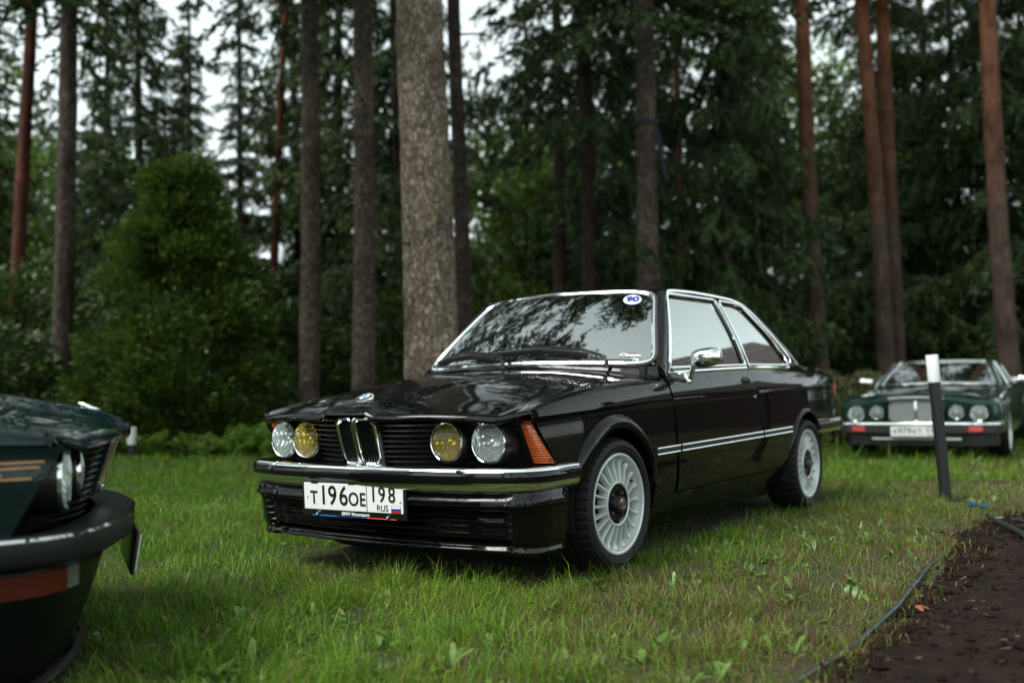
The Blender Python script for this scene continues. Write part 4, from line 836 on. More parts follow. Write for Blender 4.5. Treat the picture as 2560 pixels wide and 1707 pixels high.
def coupe(root, o):
    P = MT[o['paint']]; CH = MT['chrome']; main = o['main']; wf = 0 if main else -.042
    # ---------------- bonnet
    ny, nx = 46, 61
    for_y = np.linspace(0, 1, ny)
    top_x = np.concatenate([np.linspace(0, 1, 40)]); rows = []
    for t in for_y:
        half = []
        y_mid = lip_y(0)*(1-t)+hood_back(0)*t
        y_e = lip_y(.78)*(1-t)+hood_back(.78)*t
        xe = .705+.03*t; ze = float(HE(y_e)); zc = float(ZC(y_e))+.003
        xs = list(np.linspace(0, xe-.055, 30))
        for x in xs:
            y = lip_y(x)*(1-t)+hood_back(x)*t; half.append((x, y, float(hood_z(x, y))))
        x1 = xe-.055; y1 = lip_y(x1)*(1-t)+hood_back(x1)*t; p1 = np.array([x1, y1, float(hood_z(x1, y1))])
        zz = zc+(ze-zc)*.62; p3 = np.array([float(XS(y_e, zz)), y_e, zz]); p2 = np.array([float(XS(y_e, ze))-.004, y_e, ze+.004])
        for q in np.linspace(0, 1, 10)[1:]:
            half.append(tuple(p1*(1-q)**2+p2*2*q*(1-q)+p3*q*q))
        for z in np.linspace(zz, zc, 6)[1:]: half.append((float(XS(y_e, z)), y_e, z))
        rows.append(half)
    H = np.array(rows)
    lipn = []
    for (dy, dz) in ((.004, -.030), (-.009, -.028), (-.013, -.017), (-.008, -.005)):   # rolled front edge above the grille
        r = H[0].copy(); k = np.clip((.79-np.abs(r[:, 0]))/.08, 0, 1)
        arch = .016*(1-smooth01((np.abs(r[:, 0])-.105)/.04))
        zlow = np.minimum(H[0][:, 2]+dz+(arch if dz < -.02 else 0), H[0][:, 2]-.002)
        r[:, 1] += dy; r[:, 2] = np.where(r[:, 0] < .70, zlow, np.maximum(H[0][:, 2]+dz*k, H[0][:, 2]-.02*k))
        lipn.append(r)
    H = np.concatenate([np.array(lipn), H], 0)
    full = np.concatenate([mir(H[:, :0:-1], -1), H], 1)
    panel('bonnet', full, P, root, (0, 0, 1), .02, sharp=60)
    if main or True:
        i = 6; roundel(root, frame((0.0, -.728, float(hood_z(0, -.728))+.004), (1, 0, 0), (0, 1, .42)))
    # ---------------- cowl
    u = np.linspace(-1, 1, 41); xb = u*.74
    a = np.stack([xb, hood_back(xb)+.006, hood_z(xb, hood_back(xb))-.004], -1); b = WB(u*.722)+np.array([0, .0, -.004])
    G = np.stack([a*(1-t)+b*t+np.array([0, 0, -.012*4*t*(1-t)]) for t in np.linspace(0, 1, 6)]); panel('cowl', G, MT['satin_black'] if not main else P, root, (0, 0, 1), .01)
    # ---------------- sides
    for s in (1, -1):
        out = (s, 0, 0)
        # front wing
        zs = .41
        a0 = math.asin((zs-HF[1])/AR)
        path = np.concatenate([[(-.395 if main else -.488, zs)], arch_path(HF, a0, math.pi+.02), [(AR+.004, .20), (.60, .20)]])
        path = np.concatenate([resample(path[:3], 4)[:-1], path[2:-2], resample(path[-3:], 14)[1:]])
        yb, zb = path[:, 0], path[:, 1]; yt = -.604+wf+(yb-yb[0])/(yb[-1]-yb[0])*(.567+.604-wf); zt = ZC(yt)-.003
        G = side_grid(yb, zb, yt, zt, 26)
        gap_y = pch([.2, .5, .66, .735], [.60, .597, .582, .567]);
        G = mir(G, s); panel('front_wing', G, P, root, out, .02)
        # flares round both arches
        for hub, nm in ((HF, 0), (HR, 1)):
            th = np.linspace(math.asin((.42-hub[1])/AR) if nm == 0 else .12, math.pi-.06, 60)
            rp = [(-.010, -.05), (-.012, .012), (-.008, .021), (0.0, .025), (.012, .026), (.028, .021), (.042, .008), (.050, -.001), (.056, -.008)] if nm == 0 else \
                 [(-.008, -.05), (-.009, .008), (-.004, .014), (.004, .015), (.012, .012), (.022, .002), (.026, -.006)]
            g = np.zeros((len(th), len(rp), 3))
            fade = np.clip(np.minimum(th-th[0], th[-1]-th)/.5, 0, 1)**.6
            for j, (dr, dx) in enumerate(rp):
                yy = hub[0]-(AR+dr)*np.cos(th); zz = hub[1]+(AR+dr)*np.sin(th)
                g[:, j] = np.stack([XS(yy, np.minimum(zz, ZC(yy)))+(dx*fade if dx > 0 else dx), yy, zz], -1)
            panel('wheel_arch_flare', mir(g, s), P, root, out, 0, sharp=60)
            # dark liner
            th = np.linspace(-.25, math.pi+.25, 40); g = np.stack([np.stack([np.full(40, x), hub[0]-(AR+.004)*np.cos(th), hub[1]+(AR+.004)*np.sin(th)], -1) for x in np.linspace(.42, .775, 4)])
            mesh_obj('arch_liner', mir(g, s).reshape(-1, 3), gfaces(4, 40), MT['matt_black'], root)
            q = np.array([(.42, hub[0]-.36, .15), (.42, hub[0]+.36, .15), (.42, hub[0]+.36, .68), (.42, hub[0]-.36, .68)]); mesh_obj('arch_back', mir(q, s), [(0, 1, 2, 3)], MT['matt_black'], root, False)
        # door
        df = pch([.28, .5, .66, .733, .80, .862], [.628, .604, .588, .572, .578, .592])
        dr = pch([.28, .45, .62, .757, .84, .893], [1.716, 1.72, 1.718, 1.706, 1.702, 1.668])
        zf = np.linspace(0, 1, 40); a = np.linspace(0, 1, 50)
        Z = (.287*(1-zf)[None, :]+zf[None, :]*(ZB(.59+1.08*a)-.004)[:, None])
        Y = df(Z)*(1-a)[:, None]+dr(Z)*a[:, None]
        door = panel('door', mir(np.stack([XS(Y, Z), Y, Z], -1), s), P, root, out, .025)
        # sill
        yy = np.linspace(AR+.004, HR[0]-AR-.02, 40); zz = np.linspace(.125, .281, 8); Y, Z = np.meshgrid(yy, zz, indexing='ij')
        panel('sill', mir(np.stack([XS(Y, Z)-.012*(.281-Z)/.1, Y, Z], -1), s), P, root, out, .02)
        # rear quarter
        path = np.concatenate([resample([(1.724, .287), (HR[0]-AR, .287)], 14)[:-1], arch_path(HR, 0.04, math.pi-.1), resample([(HR[0]+AR+.002, .33), (3.385, .40)], 14)[1:]])
        yb, zb = path[:, 0], path[:, 1]; yt = 1.70+(yb-yb[0])/(yb[-1]-yb[0])*(3.372-1.70); zt = ZB(yt)-.002
        b = np.linspace(0, 1, 34)[None, :]
        Z = zb[:, None]*(1-b)+zt[:, None]*b; Y = yb[:, None]*(1-b)+yt[:, None]*b
        wgt = np.clip(1-(yb-1.72)/.35, 0, 1)[:, None]; Y = Y*(1-wgt)+wgt*(Y+(dr(Z)+.006-(1.724*(1-b)+1.70*b)))
        panel('rear_quarter', mir(np.stack([XS(Y, Z), Y, Z], -1), s), P, root, out, .02)
        # ---------------- cabin side
        a = np.linspace(0, 1, 24)
        wl = wind(np.full(24, 1.0), a)+np.array([.006, .0, 0]); dl = np.stack([XG(.857+.441*a)-.0, .612+.352*a, .850+.448*a], -1)
        G = np.stack([wl*(1-t)+dl*t+np.array([.012, -.010, .004])*4*t*(1-t) for t in np.linspace(0, 1, 7)]); panel('windscreen_pillar', mir(G, s), P, root, (s, -.6, .2), .01)
        def zrow(left, right, zl, nz=26, na=30, off=0.0):
            b = np.linspace(0, 1, nz)[:, None]; a = np.linspace(0, 1, na)[None, :]
            L = left(b); R = right(b); Yq = L[..., 0]*(1-a)+R[..., 0]*a; Zq = L[..., 1]*(1-a)+R[..., 1]*a
            return np.stack([XG(Zq)+off, Yq, Zq], -1)
        doorL = lambda b: np.stack([.665+.310*b+0*b, .885+.400*b], -1)
        doorR = lambda b: np.stack([1.685-.072*b, .902+.384*b], -1)
        bl = pch([0, .04, .2, .75, .93, 1], [2.385, 2.425, 2.395, 2.115, 1.985, 1.90]); bz = pch([0, .04, .2, .75, .93, 1], [.904, .918, .965, 1.192, 1.268, 1.280])
        qR = lambda b: np.stack([bl(b), bz(b)], -1)
        qL = lambda b: np.stack([1.735-.070*b, .904+.380*b], -1)
        for nm, L, R in (('door_window', doorL, doorR), ('quarter_window', qL, qR)):
            G = zrow(L, R, None, off=-.012); o_ = mesh_obj(nm, mir(G, s).reshape(-1, 3), gfaces(G.shape[0], G.shape[1], 0, s > 0), MT['side_glass'], door if nm == 'door_window' else root)
            # bright frame round the pane
            lo, up, n_ = zrow(L, R, None, off=0.002), None, 0
            ring = np.concatenate([lo[:, 0], lo[-1, 1:-1], lo[::-1, -1], lo[0, -2:0:-1]]); ring = resample(np.concatenate([ring, ring[:1]]), 90)[:-1]
            fr = sweep('window_frame', mir(ring, s), [(-.010, -.006), (.010, -.006), (.009, .005), (0, .008), (-.009, .005)], CH if main or o.get('bright') else MT['satin_black'], door if nm == 'door_window' else root, up=(s, 0, .3), closed=True)
        # door frame bars and B pillar in paint
        bt = np.linspace(0, 1, 14)
        G = np.stack([np.stack([XG(.89+.40*bt)-.004, (1.700-.076*bt)+dy, .89+.40*bt], -1) for dy in (-.03, -.01, .012, .045)]); panel('middle_pillar', mir(G, s), MT['satin_black'], root, out, .004)
        rail = np.array([(XG(z)+.006, y, z) for y, z in ((.612, .845), (.705, .965), (.812, 1.10), (.922, 1.236), (.960, 1.280), (.992, 1.300), (1.07, 1.307), (1.3, 1.313), (1.6, 1.311), (1.86, 1.303), (2.00, 1.284), (2.12, 1.226), (2.28, 1.108), (2.44, .990), (2.475, .945), (2.465, .915))])
        sweep('drip_rail', mir(resample(rail, 70), s), [(-.008, -.004), (.008, -.004), (.007, .005), (-.007, .005)], CH, root, up=(s, 0, .4))
        belt = np.array([(float(XS(y, float(ZB(y))-.004))+.003, y, float(ZB(y))-.002) for y in np.linspace(.63, 1.675, 30)]); sweep('belt_trim', mir(belt, s), circ(.0065, 6, .009), CH, door, up=(0, 0, 1))
        belt = np.array([(float(XS(y, float(ZB(y))-.004))+.003, y, float(ZB(y))-.002) for y in np.linspace(1.695, 2.45, 24)]); sweep('belt_trim', mir(belt, s), circ(.0075, 6, .011), CH, root, up=(0, 0, 1))
        # filler between belt and glass line
        a = np.linspace(.58, 2.80, 60); g = np.stack([np.stack([XS(a, ZB(a)-.004)-.002, a, ZB(a)-.006], -1), np.stack([XG(.895)-.014+0*a, a, ZB(a)+.012], -1)]); mesh_obj('window_seal', mir(g, s).reshape(-1, 3), gfaces(2, 60), MT['rubber'], root)
        # rear pillar
        bt = np.linspace(0, 1, 26)
        Lc = np.stack([XG(bz(bt))+.002, bl(bt)+.028, bz(bt)+.006*(1-bt)], -1); Lc[-1] = (GUT, 2.0, 1.292)
        Lc = np.stack([np.interp(np.linspace(0, 1, 26), np.linspace(0, 1, 26), Lc[:, k]) for k in range(3)], -1)
        Rc = np.stack([.705-.125*bt, 2.80-.60*bt, .892+.385*bt+.03*4*bt*(1-bt)*.5], -1)
        G = np.stack([Lc*(1-t)+Rc*t+np.array([.02, 0, .006])*4*t*(1-t)*(1-bt[:, None]*.6) for t in np.linspace(0, 1, 10)]); panel('rear_pillar', mir(G, s), P, root, (s, .2, .2), .01)
        # side rubbing strips
        def strip(y0, y1, nm, par, zz=(.480, .515)):
            ys = np.linspace(y0, y1, 24); zc_ = np.interp(ys, [.29, 2.3], [.499, .513])
            pa = np.stack([XS(ys, zc_)+.004, ys, zc_], -1)
            sweep('rubbing_strip', mir(pa, s), [(-.004, -.017), (.010, -.013), (.013, 0), (.010, .013), (-.004, .017)], MT['rubber'], par, up=(0, 0, 1)) if s > 0 else sweep('rubbing_strip', mir(pa, s), [(.004, -.017), (-.010, -.013), (-.013, 0), (-.010, .013), (.004, .017)], MT['rubber'], par, up=(0, 0, 1))
            for dz in (.012, -.0155):
                pb = pa+np.array([.010, 0, dz]); sweep('strip_trim', mir(pb, s), circ(.0042, 6), CH, par, up=(0, 0, 1))
        if main or o.get('strips'):
            strip(AR+.012, .592, 'f', root); strip(.612, 1.704, 'd', door); strip(1.724, HR[0]-AR-.012, 'r', root)
        # handle, lock
        hz, hy = .800, 1.565
        cups = []
        yy = np.linspace(-1, 1, 17); zz = np.linspace(-1, 1, 13); Yq, Zq = np.meshgrid(yy, zz, indexing='ij')
        rad = np.clip(np.maximum(np.abs(Yq), np.abs(Zq)), 0, 1); Yp = hy+Yq*.055-.014*Zq*(Yq < 0)*-1; Zp = hz+Zq*.032
        dep = .006+.0*rad; xx = XS(Yp, Zp)+.0045-.013*(1-rad**4)
        panel('door_handle', mir(np.stack([xx, Yp, Zp], -1), s), P, door, out, .006)
        sweep('handle_flap', mir(np.array([(float(XS(y, hz+.014))+.006, y, hz+.014) for y in np.linspace(hy-.05, hy+.045, 12)]), s), circ(.006, 8, .011), MT['satin_black'], door)
        lathe('door_lock', [(0, .005), (.009, .005), (.011, .003), (.011, -.004)], CH, door, 16, 'x', loc=(s*(float(XS(1.64, .72))+.001), 1.645, .72), rot=(0, 0, 0 if s > 0 else math.pi))
        # ---------------- mirror
        if s < 0: continue
        mb = np.array([float(XS(.80, .838)), .80, .838])
        pth = np.array([mb+(0.0, .02, -.008), mb+(.022, .015, .006), mb+(.04, .0, .045), mb+(.058, -.012, .08), mb+(.085, -.015, .10)])
        mo = sweep('wing_mirror', mir(resample(pth, 14), s), circ(.012, 10, .016), CH, root, up=(0, 1, .2), scale=np.linspace(1.25, .85, 14))
        lathe('mirror_foot', [(0, .012), (.02, .012), (.032, .004), (.034, -.006)], CH, mo, 20, 'x', loc=mir(mb+(0.004, .022, -.006), s), rot=(0, -.3 if s > 0 else .3, 0 if s > 0 else math.pi))
        n1, n2 = 24, 24; V = []
        for i in range(n1):
            ph = -math.pi/2+math.pi*i/(n1-1)
            for j in range(n2):
                lo_ = 2*math.pi*j/n2; c, sn = math.cos(lo_), math.sin(lo_); e = .62
                qx = math.copysign(abs(c)**e, c)*abs(math.cos(ph))**.5; qz = math.copysign(abs(sn)**e, sn)*abs(math.cos(ph))**.5; qy = math.sin(ph)
                tp = .80+.20*(qy*.5+.5)
                V.append((qx*.085*tp+.015*qy*0, qy*.05, qz*.052*tp+(.0)))
        hd = mesh_obj('mirror_shell', np.array(V)*np.array([s, 1, 1]), gfaces(n1, n2, 0, s < 0, wrap_m=True), CH, mo); hd.location = mir(mb+(.115, -.01, .098), s); hd.rotation_euler = (0, -.10*s, .16*s)
        V, F = box_vf((0, .049, 0), (.142, .004, .084), .0015, 1); mesh_obj('mirror_face', V, F, MT['chrome'], hd)
    # ---------------- roof, screen, rear window
    ys = np.linspace(0, 1, 34); us = np.linspace(-1, 1, 41)
    ZR = pch([.885, 1.0, 1.3, 1.7, 2.0, 2.22], [1.322, 1.340, 1.358, 1.358, 1.340, 1.306]); ZG = pch([.980, 1.05, 1.3, 1.6, 1.98, 2.18], [1.301, 1.309, 1.316, 1.313, 1.297, 1.268])
    G = np.zeros((34, 41, 3))
    for i, t in enumerate(ys):
        for j, u in enumerate(us):
            xe = GUT
            if t > .85: xe = GUT-(t-.85)/.15*.025
            y0 = .888+.085*min(1.06, abs(u)*GUT/.53)**2; y1 = 2.22-.05*u*u; y = y0*(1-t)+y1*t
            zr = float(ZR(y if y > .885 else .885)); zg = float(ZG(max(y, .980)))
            G[i, j] = (u*xe, y, zg+(zr-zg)*(1-abs(u)**3.0))
    panel('roof', G, P, root, (0, 0, 1), .012)
    u = np.linspace(-1, 1, 49); t = np.linspace(0, 1, 25); U_, T_ = np.meshgrid(u, t, indexing='ij'); G = wind(U_*.985, .015+T_*.97)
    ws = mesh_obj('windscreen', G.reshape(-1, 3), gfaces(49, 25, 0, False), MT['glass'], root)
    def ring_w(k, n=120):
        a = np.linspace(0, 2*math.pi, n, endpoint=False); c, s_ = np.cos(a), np.sin(a); e = .16
        return np.sign(c)*np.abs(c)**e*k, .5+.5*np.sign(s_)*np.abs(s_)**e*(1-(1-k)*1.6)
    ru, rt = ring_w(.985, 400); rg = wind(ru, np.clip(rt, 0, 1), .003); rg = resample(np.concatenate([rg, rg[:1]]), 170)[:-1]
    sweep('windscreen_trim', rg, [(-.011, -.005), (.011, -.005), (.010, .004), (0, .008), (-.010, .004)], CH, ws, up=(0, -.70, .71), closed=True)
    sweep('windscreen_seal', rg+np.array([0, .003, -.003]), [(-.028, -.003), (.022, -.003), (.022, .003), (-.028, .003)], MT['rubber'], ws, up=(0, -.70, .71), closed=True)
    RB = lambda u: np.stack([u*.665, 2.82-.05*u*u, .905-.012*u*u], -1); RT = lambda u: np.stack([u*.555, 2.235-.05*u*u, 1.296-.02*u*u], -1)
    G = np.stack([RB(u)*(1-k)+RT(u)*k+np.array([0, .35, .55])*.03*4*k*(1-k) for k in t], 1)
    rw = mesh_obj('rear_window', G.reshape(-1, 3), gfaces(49, 25, 0, True), MT['glass'], root)
    rg = np.concatenate([G[:, 0], G[-1, 1:-1], G[::-1, -1], G[0, -2:0:-1]]); sweep('rear_window_trim', resample(np.concatenate([rg, rg[:1]]), 120)[:-1], circ(.014, 8), CH if main else MT['rubber'], rw, up=(0, .6, .8), closed=True)
    # ---------------- boot lid and tail
    xs = np.linspace(-1, 1, 41); yy = np.linspace(2.80, 3.375, 20); G = np.zeros((20, 41, 3))
    for i, y in enumerate(yy):
        xe = float(XS(y, float(ZB(y))-.002))
        for j, u in enumerate(xs):
            yq = y-.05*u*u*(1 if i == 0 else (1-i/19))
            G[i, j] = (u*xe, yq, float(ZB(y))+.012*(1-u*u) + (0 if i < 18 else -.006*(i-17)))
    panel('boot_lid', G, P, root, (0, 0, 1), .015)
    zz = np.linspace(.36, .835, 12); G = np.zeros((12, 31, 3))
    for i, z in enumerate(zz):
        for j, u in enumerate(np.linspace(-1, 1, 31)):
            G[i, j] = (u*float(XS(3.385, z)), 3.385+.03*(1-u*u)-.10*max(0, z-.8), z)
    panel('tail_panel', G, P, root, (0, 1, 0), .01)
    for s in (1, -1):
        V, F = box_vf((s*.595, 3.395, .735), (.285, .055, .115), .012); mesh_obj('tail_light', V, F, MT['red_lens'], root)
    half = [(.803, 2.775), (.80, 3.1), (.782, 3.36), (.74, 3.455), (.60, 3.50), (.3, 3.52), (0, 3.525)]
    bp = np.array(half+[(-x, y) for x, y in half[-2::-1]]); bp = resample(bp, 90); bp = np.c_[bp, np.full(90, .50)]
    rb = sweep('rear_bumper', bp, [(-.055, .035), (-.012, .047), (0, .042), (.004, .02), (.004, -.03), (-.006, -.045), (-.045, -.05)], CH, root, up=(0, 0, 1)); 
    sweep('bumper_band', bp+np.array([0, 0, .0]), [(.002, .022), (.014, .018), (.016, 0), (.014, -.02), (.002, -.024)], MT['satin_black'], rb, up=(0, 0, 1))
    # ---------------- nose
    xs = np.linspace(-.742, .742, 71); zz = np.linspace(.43, .688, 12); Xq, Zq = np.meshgrid(xs, zz, indexing='ij')
    panel('nose_panel', np.stack([Xq, face_y(Xq, Zq)+.035, Zq], -1), MT['matt_black'], root, (0, -1, 0), 0)
    for s in (1, -1):                                       # frame between turn signal and wing
        zz = np.linspace(.44, .684, 10); a = np.linspace(0, 1, 8)
        G = np.zeros((8, 10, 3))
        for i, q in enumerate(a):
            for j, z in enumerate(zz):
                z = min(z, .684); ye = -.604+wf+(.689-z)*(.74 if main else .56); xe_ = float(XS(max(ye, -.65), z))-.010
                xi = .762+.02*(.70-z)/.2; x = xi*(1-q)+xe_*q; G[i, j] = (x, float(face_y(xi, z))*(1-q)+ye*q+.0, z)
        panel('nose_edge', mir(G, s), MT['satin_black'], root, (s*.5, -1, 0), 0)
    # horizontal grille bars
    zs = np.linspace(.452, .690, 12)
    for s in (1, -1):
        for z in zs:
            x1 = .655+(.70-z)*.05; xs = np.linspace(.118+(.693-z)*.0, x1, 26); pa = np.stack([xs*s, face_y(xs, z)+.008, np.full(26, z)], -1)
            pr = [(-.022, -.005), (.006, -.0042), (.010, 0), (.006, .0042), (-.022, .006)]
            if s > 0: pr = [(a_, b_) for a_, b_ in pr]
            else: pr = [(-a_, b_) for a_, b_ in pr]
            sweep('grille_bar', pa, pr, MT['satin_black'], root, up=(0, 0, 1))
    # kidneys
    kid = []
    for s in (1, -1):
        z0, z1 = .507, .697
        pts = [(.006, z1-.012), (.022, z1), (.075, z1+.001), (.098, z1-.020), (.100, z1-.08), (.099, z0+.03), (.090, z0+.004), (.075, z0), (.026, z0), (.010, z0+.012), (.006, z0+.05)]
        pts = resample(np.array(pts+pts[:1]), 80)[:-1]
        pa = np.stack([pts[:, 0]*s, face_y(pts[:, 0], pts[:, 1])-.012, pts[:, 1]], -1)+np.array([.006, 0, 0])
        k_ = sweep('kidney_frame', pa, [(-.008, -.030), (.008, -.030), (.008, .006), (.004, .012), (-.004, .012), (-.008, .006)], CH, root, up=(0, -1, .28), closed=True)
        for x in np.linspace(.022, .086, 6):
            zz = np.linspace(z0+.004, z1-.004, 12); pv = np.stack([np.full(12, x*s+.006), face_y(np.full(12, x), zz)-.002, zz], -1)
            sweep('kidney_bar', pv, [(-.002, -.02), (.002, -.02), (.003, .006), (-.003, .006)], MT['satin_black'], k_, up=(0, -1, .28))
        # painted surround beside the kidney
        zz = np.linspace(z0-.01, z1+.012, 14); cols = [(.104, -.012), (.112, -.012), (.121, .006), (.122, .04)]
        G = np.stack([np.stack([np.full(14, x*s), face_y(np.full(14, x), zz)+dy, zz], -1) for x, dy in cols]); panel('kidney_surround', G, P, root, (s*.6, -1, 0), 0)
    zz = np.linspace(.495, .715, 10); xx = np.linspace(-.104, .104, 9); Xq, Zq = np.meshgrid(xx, zz, indexing='ij'); mesh_obj('kidney_back', np.stack([Xq, face_y(Xq, Zq)+.012, Zq], -1).reshape(-1, 3), gfaces(9, 10, 0, True), MT['matt_black'], root)
    # lamps
    for s in (1, -1):
        dl_ = 0
        headlamp(root, (s*.396, -.680+dl_, .598), .075, yellow=main, yaw=0)
        headlamp(root, (s*.577, -.643+dl_, .596), .077 if main else .088, yaw=0 if main else s*.14)
    # ---------------- bumper
    half = [(.811, -.345), (.811, -.45), (.806, -.56), (.782, -.642), (.71, -.703), (.55, -.752), (.3, -.786), (0, -.80)]
    plan = np.array(half+[(-x, y) for x, y in half[-2::-1]]); plan = resample(plan, 140)
    k = np.ones(5)/5; sm = plan.copy()
    for c in (0, 1): sm[2:-2, c] = np.convolve(plan[:, c], k, 'valid')
    plan = sm; pz = lambda z, off=0: np.c_[plan, np.full(len(plan), z)]
    if main:
        fb = sweep('front_bumper', pz(.455), [(.11, .042), (.02, .047), (.004, .045), (.0, .037), (.0, -.008), (.0, -.014), (.004, -.03), (.016, -.046), (.045, -.056), (.11, -.056)], CH, root, up=(0, 0, 1), sharp=60)
        sweep('bumper_band', pz(.468), [(.004, .022), (-.006, .020), (-.012, .008), (-.012, -.010), (-.006, -.022), (.004, -.024)], MT['black_gloss'], fb, up=(0, 0, 1))
        for s in (1, -1):
            i = int(len(plan)*(.5-.5*.46*s)); V, F = box_vf((plan[i, 0], plan[i, 1]-.002, .489), (.035, .016, .022), .004); mesh_obj('bumper_joint', V, F, CH, fb)
        # chin spoiler with ribs
        zz = np.linspace(.415, .158, 150); tt = np.linspace(0, 1, 130); pl = resample(plan[5:-5], 130); G = np.zeros((130, 150, 3))
        nrm = np.gradient(pl, axis=0); nrm = np.stack([-nrm[:, 1], nrm[:, 0]], -1); nrm /= np.linalg.norm(nrm, axis=1, keepdims=True)
        if nrm[65, 1] > 0: nrm = -nrm
        base = pch([.158, .164, .170, .192, .199, .206, .345, .352, .37, .40, .415], [-.148, -.128, -.120, -.132, -.130, -.112, -.044, -.022, -.024, -.045, -.055])
        for i in range(130):
            cf = smooth01((.73-abs(pl[i, 0]))/.06)
            for j, z in enumerate(zz):
                rib = 0
                if .206 < z < .347:
                    q = ((z-.206)/.0282) % 1; rib = (-.016*(1-(q/.72)) if q < .72 else -.016*smooth01((q-.72)/.28))*cf
                G[i, j] = (*(pl[i]+nrm[i]*(1-.72*min(1, abs(nrm[i, 0]))**1.3)*(float(base(z))+rib+.012*(1-cf)*(1 if z < .36 else 0))), z)
        panel('chin_spoiler', G, P, root, (0, -1, 0), .01, sharp=50)
        number_plate(root, frame((-.020, -.79, .370), (1, .077, -.004), (0, -.05, 1)),
                     [('T', -.205, .078, -.008), ('1', -.152, .114, .002), ('9', -.104, .114, .002), ('6', -.045, .114, .002), ('O', .008, .078, -.008), ('E', .055, .078, -.008)],
                     [('1', .112, .090, .016), ('9', .155, .090, .016), ('8', .205, .090, .016)], frame_text='BMW Motorsport')
    for s in (1, -1):                                       # turn signals
        if main:
            zz = np.linspace(.508, .664, 12); a = np.linspace(0, 1, 8); G = np.zeros((8, 12, 3))
            for i, q in enumerate(a):
                for j, z in enumerate(zz):
                    x0 = .690; x1 = .764+(.664-z)*.10; x = x0*(1-q)+x1*q; G[i, j] = (x, float(face_y(x, z))-.012-.008*math.sin(math.pi*q), z)
            tl = panel('turn_signal', mir(G, s), MT['orange_lens'], root, (0, -1, 0), .03)
            for q, z in ((.16, .652), (.8, .522)):
                x = .690*(1-q)+(.764+(.664-z)*.10)*q; lathe('lens_screw', [(0, -.002), (.004, -.002), (.005, .002)], CH, tl, 12, 'y', loc=(x*s, float(face_y(x, z))-.020, z))
    # ---------------- underbody and cabin
    V, F = box_vf((0, 1.45, .21), (1.34, 3.5, .14)); mesh_obj('floor_pan', V, F, MT['matt_black'], root, False)
    V, F = box_vf((0, .05, .42), (.80, .9, .3)); mesh_obj('engine_bay', V, F, MT['matt_black'], root, False)
    V, F = box_vf((0, .56, .72), (1.36, .10, .35)); mesh_obj('bulkhead', V, F, MT['matt_black'], root, False)
    V, F = box_vf((0, .66, .83), (1.34, .34, .13), .04); mesh_obj('dashboard', V, F, MT['trim_dark'], root)
    V, F = box_vf((.36, .80, .885), (.34, .2, .07), .03); mesh_obj('instrument_hood', V, F, MT['trim_dark'], root)
    V, F = box_vf((0, 2.74, .83), (1.3, .4, .1), .02); mesh_obj('parcel_shelf', V, F, MT['trim_dark'], root)
    for s in (1, -1):
        sq = box_vf((s*.36, 1.38, .55), (.5, .5, .14), .05); sb = box_vf((s*.36, 1.66, .80), (.48, .12, .52), .05); hr = box_vf((s*.36, 1.72, 1.10), (.27, .08, .16), .035)
        st = mesh_obj('seat', *join_vf([sq, sb]), MT['seat_cloth'], root); mesh_obj('headrest', *hr, MT['seat_cloth'], st)
    rs = mesh_obj('rear_seat', *join_vf([box_vf((0, 2.15, .58), (1.2, .5, .14), .05), box_vf((0, 2.48, .80), (1.2, .14, .44), .05)]), MT['seat_cloth'], root)
    a = np.linspace(0, 2*math.pi, 48, endpoint=False); wc = np.array([.36, .93, .905]); sw = np.stack([.188*np.cos(a), .07*np.sin(a), .172*np.sin(a)], -1)+wc
    stw = tube('steering_wheel', sw, .014, MT['wood'], root, 10, closed=True, up=(0, -.9, .4))
    for ang in (math.radians(90), math.radians(210), math.radians(330)): tube('wheel_spoke', [wc+(0, -.02, 0), wc+np.array([.185*math.cos(ang), .07*math.sin(ang), .17*math.sin(ang)])], .009, MT['satin_black'], stw)
    V, F = box_vf((-.02, .93, 1.255), (.21, .03, .06), .015); mesh_obj('inner_mirror', V, F, MT['satin_black'], root)
    return ws

def wipers(root):
    for (u0, t0), pts in (((.70, .0), [(.70, .015), (.50, .115), (.12, .175), (-.28, .15), (-.40, .11)]), ((-.10, .0), [(-.10, .015), (-.27, .10), (-.55, .155), (-.80, .155), (-.93, .12)])):
        pv = wind(np.array([u0]), np.array([t0]), .012)[0]+np.array([0, -.035, -.008])
        wp = lathe('wiper', [(0, .022), (.008, .021), (.011, .012), (.013, -.02)], MT['satin_black'], root, 16, 'z', loc=tuple(pv))
        pu = np.array(pts); q = resample(pu, 24)
        arm = wind(q[:, 0], q[:, 1]*.9, .034)-pv; arm[0] = (0, 0, .014); arm[1:6] += np.array([0, -.004, .004])
        sweep('wiper_arm', arm[:15], circ(.0055, 6, .009), MT['satin_black'], wp, up=(0, -.7, .7), scale=np.linspace(1.3, .7, 15))
        uu = np.linspace(pts[1][0]+.02, pts[-1][0], 20); tt = np.interp(-uu, -pu[::-1, 0][::-1], pu[::-1, 1][::-1])
        bl = wind(uu, np.interp(uu, np.sort(pu[:, 0]), pu[np.argsort(pu[:, 0]), 1])-.01, .012)-pv
        sweep('wiper_blade', bl, [(-.004, -.012), (.004, -.012), (.005, .006), (-.005, .006)], MT['rubber'], wp, up=(0, -.7, .7))

